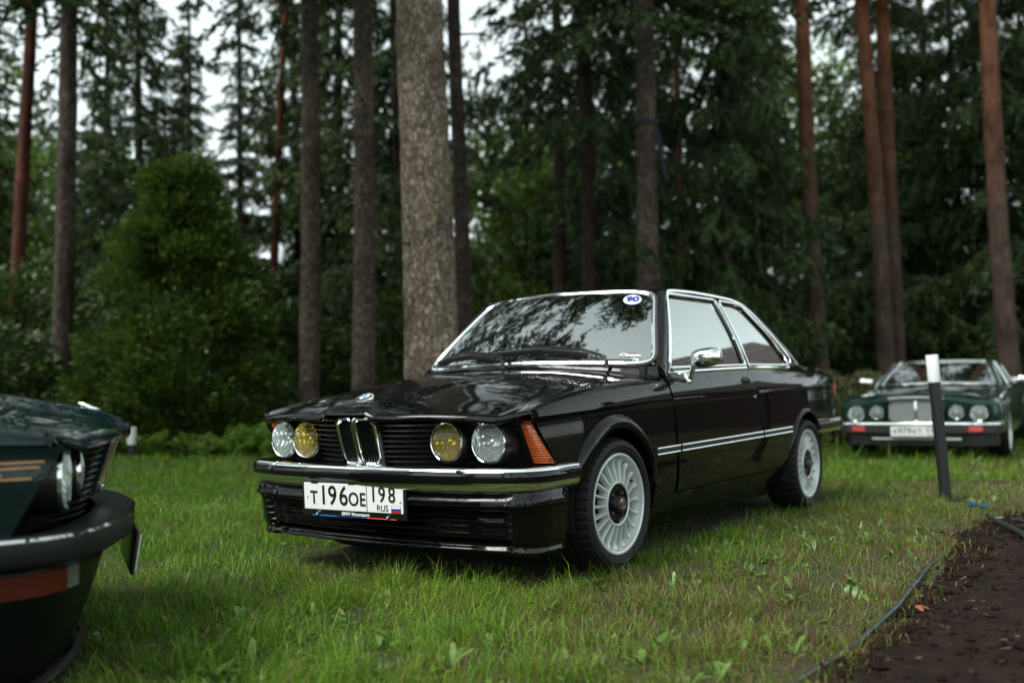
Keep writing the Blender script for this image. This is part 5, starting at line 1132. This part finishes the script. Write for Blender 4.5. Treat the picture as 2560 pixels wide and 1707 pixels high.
main_car = thing('coupe', 'glossy black two-door coupe wet with rain, two yellow inner headlamps, white finned wheels', 'car')
ws_main = coupe(main_car, dict(paint='black_paint', main=True))
wipers(main_car)
make_wheel(main_car, (.702, HF[0], HF[1]), 1, steer=-.03); make_wheel(main_car, (-.702, HF[0], HF[1]), -1, steer=-.03)
make_wheel(main_car, (.698, HR[0], HR[1]), 1); make_wheel(main_car, (-.698, HR[0], HR[1]), -1)
def ws_patch(nm, u0, t0, ru, rt, mat, off=.004, n=28):
    V = [wind(np.array([u0]), np.array([t0]), off)[0]]; 
    for i in range(n):
        a = 2*math.pi*i/n; V.append(wind(np.array([u0+ru*math.cos(a)]), np.array([t0+rt*math.sin(a)]), off)[0])
    return mesh_obj(nm, V, [(0, 1+i, 1+(i+1) % n) for i in range(n)], mat, ws_main, False)
def ws_frame(u0, t0, off):
    o = wind(np.array([u0]), np.array([t0]), off)[0]; dx = wind(np.array([u0+.02]), np.array([t0]), off)[0]-o; dy = wind(np.array([u0]), np.array([t0+.03]), off)[0]-o
    return frame(o, dx, dy)
def ws_text(nm, body, size, mat, u0, t0, off=.0058, **kw):       # lettering that follows the curve of the glass
    o = text(nm, body, size, mat, ws_main, Matrix.Identity(4), .0003, **kw); sx = kw.get('sx', 1.0); o.matrix_local = Matrix.Identity(4)
    for v in o.data.vertices:
        p = wind(np.array([u0+v.co.x*sx/.56]), np.array([t0+v.co.y/.60]), off+v.co.z)[0]; v.co = p
    o.data.update(); return o
ws_patch('number_sticker', .79, .86, .090, .078, MT['ink_blue'], .0035)
ws_patch('sticker_face', .79, .86, .085, .073, MT['ink_white'], .0045)
ws_text('sticker_number', '90', .064, MT['ink_blue'], .79, .86, .0075, sx=1.05, bold=.0030, shear=.1)
ws_text('sticker_text', 'Classic', .028, MT['paper'], .825, .105, .0045, sx=1.1, shear=.3, bold=.0006); ws_text('sticker_year', "'78", .024, MT['paper'], .86, .055, .0045, bold=.0004)
tube('sticker_stroke', [wind(np.array([a]), np.array([b]), .004)[0] for a, b in ((.79, .135), (.86, .15), (.92, .12))], .0008, MT['m_red'], ws_main, 5)
V = [wind(np.array([a]), np.array([b]), -.003)[0] for a, b in ((-.05, .89), (.10, .90), (.10, .975), (-.05, .965))]; mesh_obj('pass_label', V, [(0, 1, 2, 3)], MT['paper'], ws_main, False)
V = [wind(np.array([a]), np.array([b]), -.001)[0] for a, b in ((-.05, .885), (.10, .895), (.10, .915), (-.05, .905))]; mesh_obj('label_stripe', V, [(0, 1, 2, 3)], MT['m_blue'], ws_main, False)
# ================================================================== dark green coupe in the left foreground
green_car = thing('coupe', 'dark green car nosing in at the left edge with gold side stripes and black bumper', 'car', (GC_O[0], GC_O[1], .0), GC_T)
coupe(green_car, dict(paint='green_paint', main=False))
def green_extras(root):
    half = [(.835, -.10), (.838, -.40), (.828, -.55), (.79, -.65), (.70, -.72), (.55, -.775), (.3, -.838), (0, -.866)]
    plan = resample(np.array(half+[(-x, y) for x, y in half[-2::-1]]), 120); k = np.ones(5)/5; sm = plan.copy()
    for c in (0, 1): sm[2:-2, c] = np.convolve(plan[:, c], k, 'valid')
    plan = sm; pz = np.c_[plan, np.full(len(plan), .418)]
    fb = sweep('front_bumper', pz, [(.12, .046), (.012, .050), (.004, .046), (.0, .036), (.0, -.012), (.006, -.024), (.03, -.030), (.12, -.03)], MT['bumper_rubber'], root, up=(0, 0, 1), sharp=50)
    sweep('bumper_trim', pz+np.array([0, 0, .043]), [(.012, .002), (.004, .004), (-.004, -.002), (.002, -.010)], MT['chrome'], fb, up=(0, 0, 1))
    # air dam with a body-side wrap
    zz = np.linspace(.39, .055, 40); pl = plan*np.array([.93, .92]); G = np.zeros((120, 40, 3)); off = pch([.055, .10, .22, .30, .37, .39], [-.12, -.10, -.055, -.03, -.012, -.03])
    nrm = np.gradient(pl, axis=0); nrm = np.stack([-nrm[:, 1], nrm[:, 0]], -1); nrm /= np.linalg.norm(nrm, axis=1, keepdims=True)
    if nrm[60, 1] > 0: nrm = -nrm
    for i in range(120):
        for j, z in enumerate(zz): G[i, j] = (*(pl[i]+nrm[i]*float(off(z))), z)
    panel('air_dam', G, MT['dam_black'], root, (0, -1, 0), .01, sharp=60)
    nn = panel('air_dam_lip', np.stack([np.c_[pl+nrm*o, np.full(120, z)] for o, z in ((-.10, .062), (-.085, .056), (-.08, .048), (-.085, .042), (-.12, .042))], 1), MT['satin_black'], root, (0, -1, 0), 0)
    for s in (1, -1):                                       # orange lamps under the bumper, wrapped round the corner, with a clear end
        idx = [i for i in range(120) if s*pl[i, 0] > .60 and pl[i, 1] < -.30]
        a = pl[idx]; b = nrm[idx]; zz = np.linspace(.308, .366, 8)
        G = np.stack([np.c_[a+b*.004, np.full(len(idx), z)] for z in zz], 1); cut = int(len(idx)*.14)
        segs = (G[:cut+1], G[cut:]) if s < 0 and abs(a[0, 0]) < abs(a[-1, 0]) else (G[-cut-1:], G[:-cut])
        panel('turn_signal', segs[1], MT['amber_shaded'], root, (s*.7, -.7, 0), .02); panel('parking_lamp', segs[0], MT['lamp_white'], root, (0, -1, 0), .02)
    # plate hanging under the bumper
    number_plate_blank = mesh_obj('plate_holder', *box_vf((0, 0, -.006), (.54, .135, .012), .005), MT['satin_black'], root); number_plate_blank.matrix_local = frame((0, -.855, .325), (1, 0, 0), (0, -.16, 1))
    mesh_obj('number_plate', *box_vf((0, 0, .0025), (.52, .112, .005), .002), MT['plate_white'], number_plate_blank)
    for x in (-.19, -.13, -.07, 0, .06): mesh_obj('plate_character', *box_vf((x, 0, .0055), (.03, .07, .001)), MT['ink_black'], number_plate_blank, False)
    # gold stripes and lettering along the front wings
    for s in (1, -1):
        for z, y0 in ((.652, -.600), (.638, -.590), (.611, -.570)):
            yy = np.linspace(y0, -.02 if z < .62 else .55, 40); ok = (np.hypot(yy-HF[0], z-HF[1]) > AR+.065); yy = yy[ok]
            runs = np.split(yy, np.where(np.diff(yy) > .03)[0]+1)
            for rn in runs:
                if len(rn) < 3: continue
                g = np.stack([np.stack([XS(rn, z+dz)+.0012, rn, np.full(len(rn), z+dz)], -1) for dz in (-.0022, .0022)])
                o_ = mesh_obj('gold_stripe', mir(g, s).reshape(-1, 3), gfaces(2, len(rn)), MT['gold'], root, False)
        yc = -.605+.245*.5+.025; x_ = float(XS(-.52, .624))
        fr = frame((s*(x_+.0016), -.505, .6245), (0, -s*-1 if s > 0 else -1, 0), (0, 0, 1)) if s < 0 else frame((x_+.0016, -.505, .6245), (0, 1, 0), (0, 0, 1))
        text('side_lettering', 'ALPINA', .0205, MT['gold'], root, fr, .0003, sx=1.9, bold=.0004, align='LEFT' if s > 0 else 'RIGHT')
MT['lamp_white'] = ribbed('lamp_white', (.13, .135, .12), 38, 'Z')
MT['dam_black'] = pbr('dam_black', (.003, .004, .0045), .35, spec=.22)
green_extras(green_car)
for y_, r_f in ((HF, 1), (HR, 0)):
    for s in (1, -1): make_wheel(green_car, (s*.70, y_[0], y_[1]), s, style='fin')

# ================================================================== dark green saloon parked behind
def saloon(root):
    P = MT['racing_green']; CH = MT['chrome']
    st = [0, .04, .14, .4, .85, 1.55, 2.4, 3.3, 4.1, 4.7, 4.85]
    def cv(*v): return pch(st, v)
    SX = [cv(.62, .66, .70, .74, .76, .77, .77, .77, .75, .68, .62), cv(.74, .78, .815, .835, .845, .845, .845, .845, .83, .76, .70), cv(.80, .835, .865, .88, .885, .885, .885, .885, .875, .80, .74), cv(.79, .82, .85, .865, .872, .875, .875, .872, .85, .77, .70), cv(.72, .745, .775, .80, .815, .825, .83, .82, .79, .70, .62), cv(.58, .59, .60, .63, .67, .72, .74, .72, .66, .56, .5), cv(.34, .35, .36, .38, .42, .45, .48, .45, .4, .34, .3), cv(0, 0, 0, 0, 0, 0, 0, 0, 0, 0, 0)]
    SZ = [cv(.34, .30, .26, .23, .20, .19, .19, .20, .25, .33, .36), cv(.40, .37, .34, .30, .27, .25, .25, .27, .32, .39, .42), cv(.52, .52, .51, .50, .49, .48, .49, .50, .52, .53, .54), cv(.61, .63, .645, .655, .665, .675, .69, .70, .69, .65, .62), cv(.655, .69, .715, .735, .755, .79, .805, .815, .785, .715, .66), cv(.66, .695, .72, .745, .772, .815, .83, .838, .81, .735, .665), cv(.70, .735, .755, .775, .80, .838, .85, .852, .825, .745, .67), cv(.715, .75, .772, .795, .82, .855, .865, .862, .832, .75, .675)]
    yy = np.concatenate([[0, .015, .04, .08, .14], np.linspace(.2, 4.6, 80), [4.7, 4.78, 4.85]]); kk = np.arange(8); ks = np.linspace(0, 7, 64)
    G = np.zeros((len(yy), 64, 3))
    for i, y in enumerate(yy):
        fx = pch(kk, [float(f(y)) for f in SX]); fz = pch(kk, [float(f(y)) for f in SZ]); G[i, :, 0] = fx(ks); G[i, :, 1] = y; G[i, :, 2] = fz(ks)
    full = np.concatenate([G, mir(G[:, -2::-1], -1)], 1)
    # cut the wheel openings
    V = full.reshape(-1, 3); n, m_, _ = full.shape; F = []
    for f in gfaces(n, m_, 0, True):
        c = V[list(f)].mean(0)
        if abs(c[0]) > .5 and min(math.hypot(c[1]-.86, c[2]-.32), math.hypot(c[1]-3.72, c[2]-.32)) < .345 and c[2] < .70: continue
        F.append(f)
    front = list(range(m_)); F.append(tuple(front)); F.append(tuple((n-1)*m_+q for q in range(m_))[::-1])
    body = mesh_obj('body', V, F, P, root, True, 50)
    for s in (1, -1):
        for yc in (.86, 3.72):
            th = np.linspace(.05, math.pi-.05, 40); rp = [(.335, .70), (.335, .885), (.345, .897), (.365, .896), (.385, .880)]
            g = np.stack([np.stack([np.full(40, x), yc-r*np.cos(th), .32+r*np.sin(th)], -1) for r, x in rp], 1); panel('wheel_arch_flare', mir(g, s), P, root, (s, 0, 0), 0, 60)
            g = np.stack([np.stack([np.full(40, x), yc-.345*np.cos(th), .32+.345*np.sin(th)], -1) for x in (.45, .88)]); mesh_obj('arch_liner', mir(g, s).reshape(-1, 3), gfaces(2, 40), MT['matt_black'], root)
            make_wheel(root, (s*.775, yc, .32), s, R_t=.32, R_r=.232, width=.215, style='lattice')
        # lamps in round nacelles
        for x, r, z, y in ((.655, .088, .553, -.035), (.425, .074, .566, -.02)):
            headlamp(root, (s*x, y, z), r, drum=.12)
            g = np.stack([np.stack([s*x+(r*1.13)*np.cos(t_), np.full(33, y+.0), z+(r*1.13)*np.sin(t_)], -1) for t_ in [np.linspace(-.6, math.pi+.6, 33)]]+[np.stack([s*x+(r*1.35)*np.cos(np.linspace(-.6, math.pi+.6, 33)), np.full(33, y+.10), z+(r*1.35)*np.sin(np.linspace(-.6, math.pi+.6, 33))], -1)])
            mesh_obj('lamp_nacelle', g.reshape(-1, 3), gfaces(2, 33, 0, True), P, root)
        mesh_obj('side_marker', *box_vf((s*.845, .20, .595), (.02, .07, .045), .006), MT['orange_lens'], root)
        mesh_obj('turn_signal', *box_vf((s*.62, -.115, .375), (.145, .02, .05), .006), MT['red_lens'], root)
        # raised crease of the bonnet
        pa = np.array([(.335+.33*t, .06+1.45*t, .722+.108*t) for t in np.linspace(0, 1, 16)]); sweep('bonnet_crease', mir(pa, s), circ(.007, 6, .016), P, body, up=(0, 0, 1))
        mi = mesh_obj('wing_mirror', *box_vf((0, 0, 0), (.19, .09, .10), .035), CH, root); mi.location = (s*.93, 1.95, .905); mi.rotation_euler = (0, 0, -.15*s)
        mesh_obj('mirror_arm', *box_vf((-s*.10, .02, -.05), (.06, .05, .05), .012), P, mi)
    mesh_obj('grille_back', *box_vf((0, -.005, .575), (.60, .03, .24)), MT['matt_black'], root, False)
    a = np.linspace(0, 2*math.pi, 120, endpoint=False); e = .35; c_, s_ = np.cos(a), np.sin(a)
    ring = np.stack([.305*np.sign(c_)*np.abs(c_)**e, np.full(120, -.035), .575+.125*np.sign(s_)*np.abs(s_)**e+.018*(s_ > 0)*(1-np.minimum(1, (np.abs(c_)**e))**2)], -1)
    gr = sweep('grille_frame', resample(np.concatenate([ring, ring[:1]]), 100)[:-1], [(-.014, -.03), (.014, -.03), (.012, .012), (-.012, .012)], CH, root, up=(0, -1, 0), closed=True)
    V, F = [], []
    for q in range(46):                                     # fluted crown of the grille
        x = -.29+.58*q/45; v, f = box_vf((x, -.045, .712+.014*(1-(x/.3)**2)), (.0085, .05, .045), .003, 1); F += [tuple(i+len(V) for i in t) for t in f]; V += list(v)
    mesh_obj('grille_flute', V, F, CH, gr)['kind'] = 'stuff'
    mesh_obj('grille_divider', *box_vf((0, -.035, .575), (.026, .03, .235), .006), CH, gr)
    V, F = [], []
    for q in range(44):
        x = -.285+.57*q/43; v, f = box_vf((x, -.022, .575), (.005, .02, .225)); F += [tuple(i+len(V) for i in t) for t in f]; V += list(v)
    mesh_obj('grille_vane', V, F, MT['alloy'], gr, False)['kind'] = 'stuff'
    half = [(.885, .42), (.88, .10), (.86, -.0), (.80, -.07), (.6, -.105), (0, -.125)]; plan = resample(np.array(half+[(-x, y) for x, y in half[-2::-1]]), 80)
    fb = sweep('front_bumper', np.c_[plan, np.full(80, .375)], [(.12, .058), (.02, .055), (.0, .045), (.0, -.04), (.02, -.055), (.12, -.055)], MT['rubber'], root, up=(0, 0, 1))
    sweep('bumper_blade', np.c_[plan, np.full(80, .428)], [(.06, .014), (-.004, .018), (-.010, .0), (-.004, -.018), (.02, -.018)], CH, fb, up=(0, 0, 1))
    sweep('valance', np.c_[plan*np.array([.93, .8])+np.array([0, .06]), np.full(80, .25)], [(.03, .08), (.0, .08), (.0, -.06), (.03, -.06)], MT['satin_black'], root, up=(0, 0, 1))
    mesh_obj('valance_trim', *box_vf((0, -.085, .265), (.95, .012, .018), .004), MT['alloy'], root)
    number_plate(root, frame((0, -.15, .352), (1, 0, 0), (0, 0, 1)), [('K', -.205, .080, -.004), ('9', -.155, .104, 0), ('7', -.107, .104, 0), ('9', -.058, .104, 0), ('K', -.002, .080, -.004), ('T', .048, .080, -.004)], [('9', .135, .080, .012), ('8', .185, .080, .012)])
    # cabin
    def W(u, t, off=0): 
        u, t = np.broadcast_arrays(np.asarray(u, float), np.asarray(t, float)); b = np.stack([u*.70, 1.50+.10*u*u, .865-.03*u*u], -1); c = np.stack([u*.545, 2.17+.05*u*u, 1.165-.012*u*u], -1)
        return b*(1-t[..., None])+c*t[..., None]+np.array([0, -.45, .85])*(.012*4*t*(1-t)+off)[..., None]
    U_, T_ = np.meshgrid(np.linspace(-1, 1, 31), np.linspace(0, 1, 13), indexing='ij'); G = W(U_*.97, .03+.94*T_); ws = mesh_obj('windscreen', G.reshape(-1, 3), gfaces(31, 13), MT['glass'], root)
    rg = np.concatenate([G[:, 0], G[-1, 1:-1], G[::-1, -1], G[0, -2:0:-1]]); sweep('windscreen_trim', resample(np.concatenate([rg, rg[:1]]), 100)[:-1], circ(.018, 8), CH, ws, up=(0, -.45, .85), closed=True)
    G = np.zeros((24, 31, 3)); zr = pch([2.15, 2.5, 3.0, 3.5, 3.7], [1.172, 1.198, 1.205, 1.18, 1.15]); zs = pch([2.15, 2.5, 3.0, 3.5, 3.7], [1.145, 1.158, 1.162, 1.145, 1.12])
    for i, y in enumerate(np.linspace(2.16, 3.7, 24)):
        for j, u in enumerate(np.linspace(-1, 1, 31)): G[i, j] = (u*.59, y+.05*u*u*(1-i/23), float(zs(y))+(float(zr(y))-float(zs(y)))*(1-abs(u)**2.6))
    panel('roof', G, P, root, (0, 0, 1), .012)
    RB = lambda u: np.stack([u*.64, 4.15-.06*u*u, .845-.01*u*u], -1); RT = lambda u: np.stack([u*.56, 3.71-.04*u*u, 1.145-.02*u*u], -1); tt = np.linspace(0, 1, 9); uu = np.linspace(-1, 1, 21)
    G = np.stack([RB(uu)*(1-k)+RT(uu)*k for k in tt], 1); mesh_obj('rear_window', G.reshape(-1, 3), gfaces(21, 9, 0, True), MT['glass'], root)
    for s in (1, -1):
        a = np.linspace(0, 1, 14); wl = W(np.full(14, 1.0), a); dl = np.stack([.755-.165*a, 1.60+.60*a, .805+.34*a], -1)
        panel('windscreen_pillar', mir(np.stack([wl*(1-t)+dl*t+np.array([.008, -.008, .003])*4*t*(1-t) for t in np.linspace(0, 1, 5)]), s), P, root, (s, -.5, .2), .01)
        q = lambda y0, y1, b0, b1: np.stack([np.stack([.758-.165*a, y0+(b0-y0)*a, .83+.315*a], -1)*(1-t)+np.stack([.758-.165*a, y1+(b1-y1)*a, .83+.315*a], -1)*t for t in np.linspace(0, 1, 6)])
        for y0, y1, b0, b1 in ((1.66, 2.60, 2.24, 2.62), (2.66, 3.45, 2.68, 3.35)):
            g = q(y0, y1, b0, b1); wn = mesh_obj('side_window', mir(g, s).reshape(-1, 3), gfaces(6, 14, 0, s < 0), MT['side_glass'], root)
            rg = np.concatenate([g[:, 0], g[-1, 1:-1], g[::-1, -1], g[0, -2:0:-1]]); sweep('window_frame', mir(resample(np.concatenate([rg, rg[:1]]), 70)[:-1], s), circ(.012, 6), CH, wn, up=(s, 0, .3), closed=True)
        g = q(3.45, 4.10, 3.35, 3.70); panel('rear_pillar', mir(g, s), P, root, (s, 0, .2), .01)
        rail = [(.742, 1.62, .86), (.66, 1.93, 1.01), (.60, 2.18, 1.142), (.598, 2.6, 1.158), (.598, 3.2, 1.155), (.605, 3.6, 1.12), (.66, 3.9, .98)]
        tube('drip_rail', mir(resample(np.array(rail), 40), s), .010, CH, root, 6)
        st_ = mesh_obj('seat', *join_vf([box_vf((s*.36, 2.75, .72), (.5, .14, .6), .05), box_vf((s*.36, 2.78, 1.07), (.27, .09, .16), .04)]), MT['seat_tan'], root)
    mesh_obj('dashboard', *box_vf((0, 1.85, .80), (1.3, .45, .12), .03), MT['trim_dark'], root)
    a = np.linspace(0, 2*math.pi, 40, endpoint=False); tube('steering_wheel', np.stack([.36+.18*np.cos(a), 2.2+.06*np.sin(a), .88+.16*np.sin(a)], -1), .013, MT['wood'], root, 8, closed=True, up=(0, -.9, .4))
    mesh_obj('floor_pan', *box_vf((0, 2.4, .24), (1.4, 4.2, .12)), MT['matt_black'], root, False)
MT['seat_tan'] = pbr('seat_leather', (.30, .24, .15), .6)
sal = thing('saloon', 'dark green four-door saloon with fluted chrome grille parked on the grass behind a leaning post', 'car', (.24, 8.15, -.154), math.radians(3.5))
saloon(sal)

# ================================================================== small things on the lawn
MT['post_black'] = pbr('post_black', (.010, .011, .013), .5); MT['post_white'] = pbr('post_white', (.66, .70, .68), .45)
MT['hose'] = pbr('hose_black', (.010, .014, .016), .42, 0, .2, .2)
m = MT['hose']; b = m.node_tree.nodes['Principled BSDF']; tc = nd(m, 'ShaderNodeTexCoord'); n1 = nd(m, 'ShaderNodeTexNoise'); n1.inputs['Scale'].default_value = 40; n1.inputs['Detail'].default_value = 6; lk(m, tc.outputs['Object'], n1.inputs['Vector'])
r = ramp(m, [(.4, (.008, .012, .014)), (.62, (.03, .045, .042))]); lk(m, n1.outputs['Fac'], r.inputs[0]); lk(m, r.outputs[0], b.inputs['Base Color'])
def post(label, base, top, rad, white_from, group):
    base = Vector(base); d = Vector(top)-base; L = d.length; t = thing('bollard', label, 'bollard', base, 0, group)
    t.rotation_euler = d.to_track_quat('Z', 'Y').to_euler()
    lathe('post', [(rad*1.0, -.02), (rad, .02), (rad, L*white_from), (rad*.9, L*white_from+.001)], MT['post_black'], t, 24, 'z')
    lathe('reflective_head', [(rad*.95, L*white_from), (rad*1.04, L*white_from+.002), (rad*1.04, L-.004), (rad*.98, L), (0, L)], MT['post_white'], t, 24, 'z')
    mesh_obj('base_plate', *box_vf((0, 0, .012), (rad*3.4, rad*3.4, .022), .004), MT['post_black'], t)
    bo = lathe('bolt', [(0, .034), (.006, .034), (.008, .022)], MT['post_black'], t, 8, 'z', loc=(rad*1.35, rad*1.35, 0)); 
    for q in (1, 2, 3): share('bolt', bo, t, loc=(rad*1.35*(-1 if q in (1, 2) else 1), rad*1.35*(-1 if q in (2, 3) else 1), 0))
    return t
post('leaning black post with a long white head in front of the dark green saloon', (1.434, 3.50, -.045), (1.394, 3.43, .962), .039, .815, 'black and white lawn posts')
post('short upright black post with a white head at the left edge of the lawn', (-8.92, 4.32, -.09), (-8.92, 4.32, .375), .058, .50, 'black and white lawn posts')
hp = resample(np.array([(2.25, -2.6), (1.99, -1.72), (1.945, -1.16), (1.985, -.68), (1.99, -.2), (1.955, .25), (1.895, .75), (1.868, 1.26), (1.862, 1.62), (1.80, 2.0), (1.72, 2.25)]), 90)
hpath = np.c_[hp, gz(hp[:, 0], hp[:, 1])+.014+.010*np.sin(np.linspace(0, 14, 90))-np.clip(np.linspace(-.6, .4, 90), 0, 1)*.05]
tag(tube('hose', hpath, (.0100), MT['hose'], None, 10), 'dirty black garden hose lying between the lawn and the dark soil', 'hose')
pp = np.array([(1.86, 2.44, 0), (1.97, 2.12, 0), (2.10, 1.78, 0), (2.16, 1.62, 0)]); pp = resample(pp, 14); pp[:, 2] = [float(gz(a_, b_))+.045 for a_, b_ in pp[:, :2]]
pipe = tag(tube('pipe', pp, .014, MT['hose'], None, 10), 'short straight black pipe poking out of the dark soil', 'pipe')
qq = resample(np.array([(1.86, 2.44, 0), (1.95, 2.45, 0), (2.06, 2.36, 0)]), 10); qq[:, 2] = [float(gz(a_, b_))+.03 for a_, b_ in qq[:, :2]]; tube('pipe_elbow', qq, .013, MT['hose'], pipe, 10)
q3 = resample(np.array([(2.11, 1.74, .03), (2.24, 1.82, .035), (2.42, 1.90, .03)]), 10); q3[:, 2] += [float(gz(a_, b_)) for a_, b_ in q3[:, :2]]; tube('pipe_branch', q3, .014, MT['hose'], pipe, 10)
MT['blue_plastic'] = pbr('blue_plastic', (.008, .055, .14), .5)
for k, (x, y, lb) in enumerate([(1.69, 2.99, 'blue hose coupling in the grass at the foot of the leaning post, left one'), (1.765, 2.93, 'blue hose coupling in the grass near the soil bed, right one')]):
    o = lathe('hose_coupling', [(0, -.03), (.012, -.03), (.014, -.012), (.02, -.01), (.02, .01), (.014, .012), (.012, .03), (0, .03)], MT['blue_plastic'], None, 16, 'x', loc=(x, y, float(gz(x, y))+.035), rot=(0, 0, .7)); tag(o, lb, 'coupling', 'blue hose couplings')
MT['dead_leaf'] = pbr('dead_leaf', (.30, .085, .035), .6)
lf_spots = [(2.078, -.338, .05, 'orange brown dead leaf on the dark soil beside the hose'), (2.36, 1.45, .035, 'small dead leaf on the dark soil near the right edge')]
for x, y, s_, lb in lf_spots:
    P0 = np.zeros((3, 3)); V, F = leaf_strip(P0, np.array([.2, 1.0, -.7]), np.array([s_, s_*.8, s_*.85]), np.array([.5, .4, .45])*s_, np.array([.35, .25, .3]), np.array([.8, .5, .7]), np.full((3, 1), 1.0)); o = mesh_obj('dead_leaf', V, F, MT['dead_leaf'], None, True, None)
    o.location = (x, y, float(gz(x, y))+.055); tag(o, lb, 'leaf')
# tag on the left trunk, strap and hanging cloth on the trunk above the roof
tg = mesh_obj('trunk_tag', *box_vf((0, 0, 0), (.10, .012, .14), .004, 1), MT['post_white'], None); tg.location = (-11.08, 4.53, 1.36); tg.rotation_euler = (0, 0, -YAW*-1)
mesh_obj('tag_edge', *box_vf((0, .008, 0), (.125, .01, .17), .004, 1), MT['green_plastic'] if 'green_plastic' in MT else pbr('green_plastic', (.03, .22, .14), .5), tg)
tag(tg, 'small pale tag with green edge fixed low on the left grey trunk', 'tag')
MT['strap_blue'] = pbr('strap_blue', (.006, .014, .022), .8)
sx, sy = -4.09+.0182*4.95, 10.25-.041*4.95; a = np.linspace(0, 2*math.pi, 40, endpoint=False)
sp_ = sweep('strap', np.stack([sx+.180*np.cos(a), sy+.180*np.sin(a), 4.82+.03*np.cos(a+1)-.0], -1), [(-.012, -.03), (.012, -.03), (.012, .03), (-.012, .03)], MT['strap_blue'], None, closed=True)
tag(sp_, 'dark blue strap tied round the grey trunk above the black roof', 'strap')
cl = sweep('cloth_tail', np.array([(sx+.17, sy-.08, 4.82), (sx+.24, sy-.10, 4.6), (sx+.27, sy-.08, 4.3), (sx+.33, sy-.06, 4.0), (sx+.36, sy-.05, 3.85)]), [(-.06, -.012), (.06, -.012), (.05, .012), (-.05, .012)], MT['strap_blue'], sp_, up=(0, -1, .1), scale=[.4, .7, .8, .6, .25])
# low bench half hidden by the nose of the black car
MT['bench_grey'] = pbr('bench_grey', (.20, .23, .24), .7)
bn = thing('bench', 'low grey bench mostly hidden behind the left corner of the black bonnet', 'bench', (-9.2, 7.3, float(gz(-9.2, 7.3))), .6)
for k in range(4): mesh_obj('seat_plank', *box_vf((0, -.16+.105*k, .70), (1.5, .09, .045), .006), MT['bench_grey'], bn)
for s in (-1, 1): mesh_obj('leg', *box_vf((s*.55, 0, .33), (.09, .40, .68), .01), MT['post_black'], bn)
mesh_obj('apron', *box_vf((0, -.15, .60), (1.35, .03, .12), .004), MT['bark_dark'], bn)
# house beyond the right edge of the picture: it shows in the side windows and the paint
MT['house_red'] = pbr('house_boards', (.022, .012, .010), .85); MT['roof_dark'] = pbr('roof_sheet', (.05, .035, .035), .6)
hs_ = thing('house', 'dark red boarded house with a low roof beyond the right edge of the lawn', 'house', (10.6, 21.5, -.2), math.radians(-26))
mesh_obj('wall', *box_vf((0, 0, 2.3), (8.4, 6, 4.6)), MT['house_red'], hs_, False)
rv = [(-4.7, -3.6, 4.5), (4.7, -3.6, 4.5), (4.7, 3.6, 4.5), (-4.7, 3.6, 4.5), (-4.7, 0, 7.2), (4.7, 0, 7.2)]; rf = mesh_obj('roof', rv, [(0, 1, 5, 4), (2, 3, 4, 5), (0, 4, 3), (1, 2, 5), (3, 2, 1, 0)], MT['roof_dark'], hs_, False)
mesh_obj('chimney', *box_vf((2.0, .3, 7.2), (.8, .8, 1.6), .02), MT['house_red'], rf)
for x in (-2.8, 0, 2.8):
    wf = mesh_obj('window', *box_vf((x, -3.0, 2.4), (1.2, .12, 1.4), .02), MT['post_white'], hs_); mesh_obj('pane', *box_vf((x, -3.055, 2.4), (1.0, .03, 1.2)), MT['side_glass'], wf)
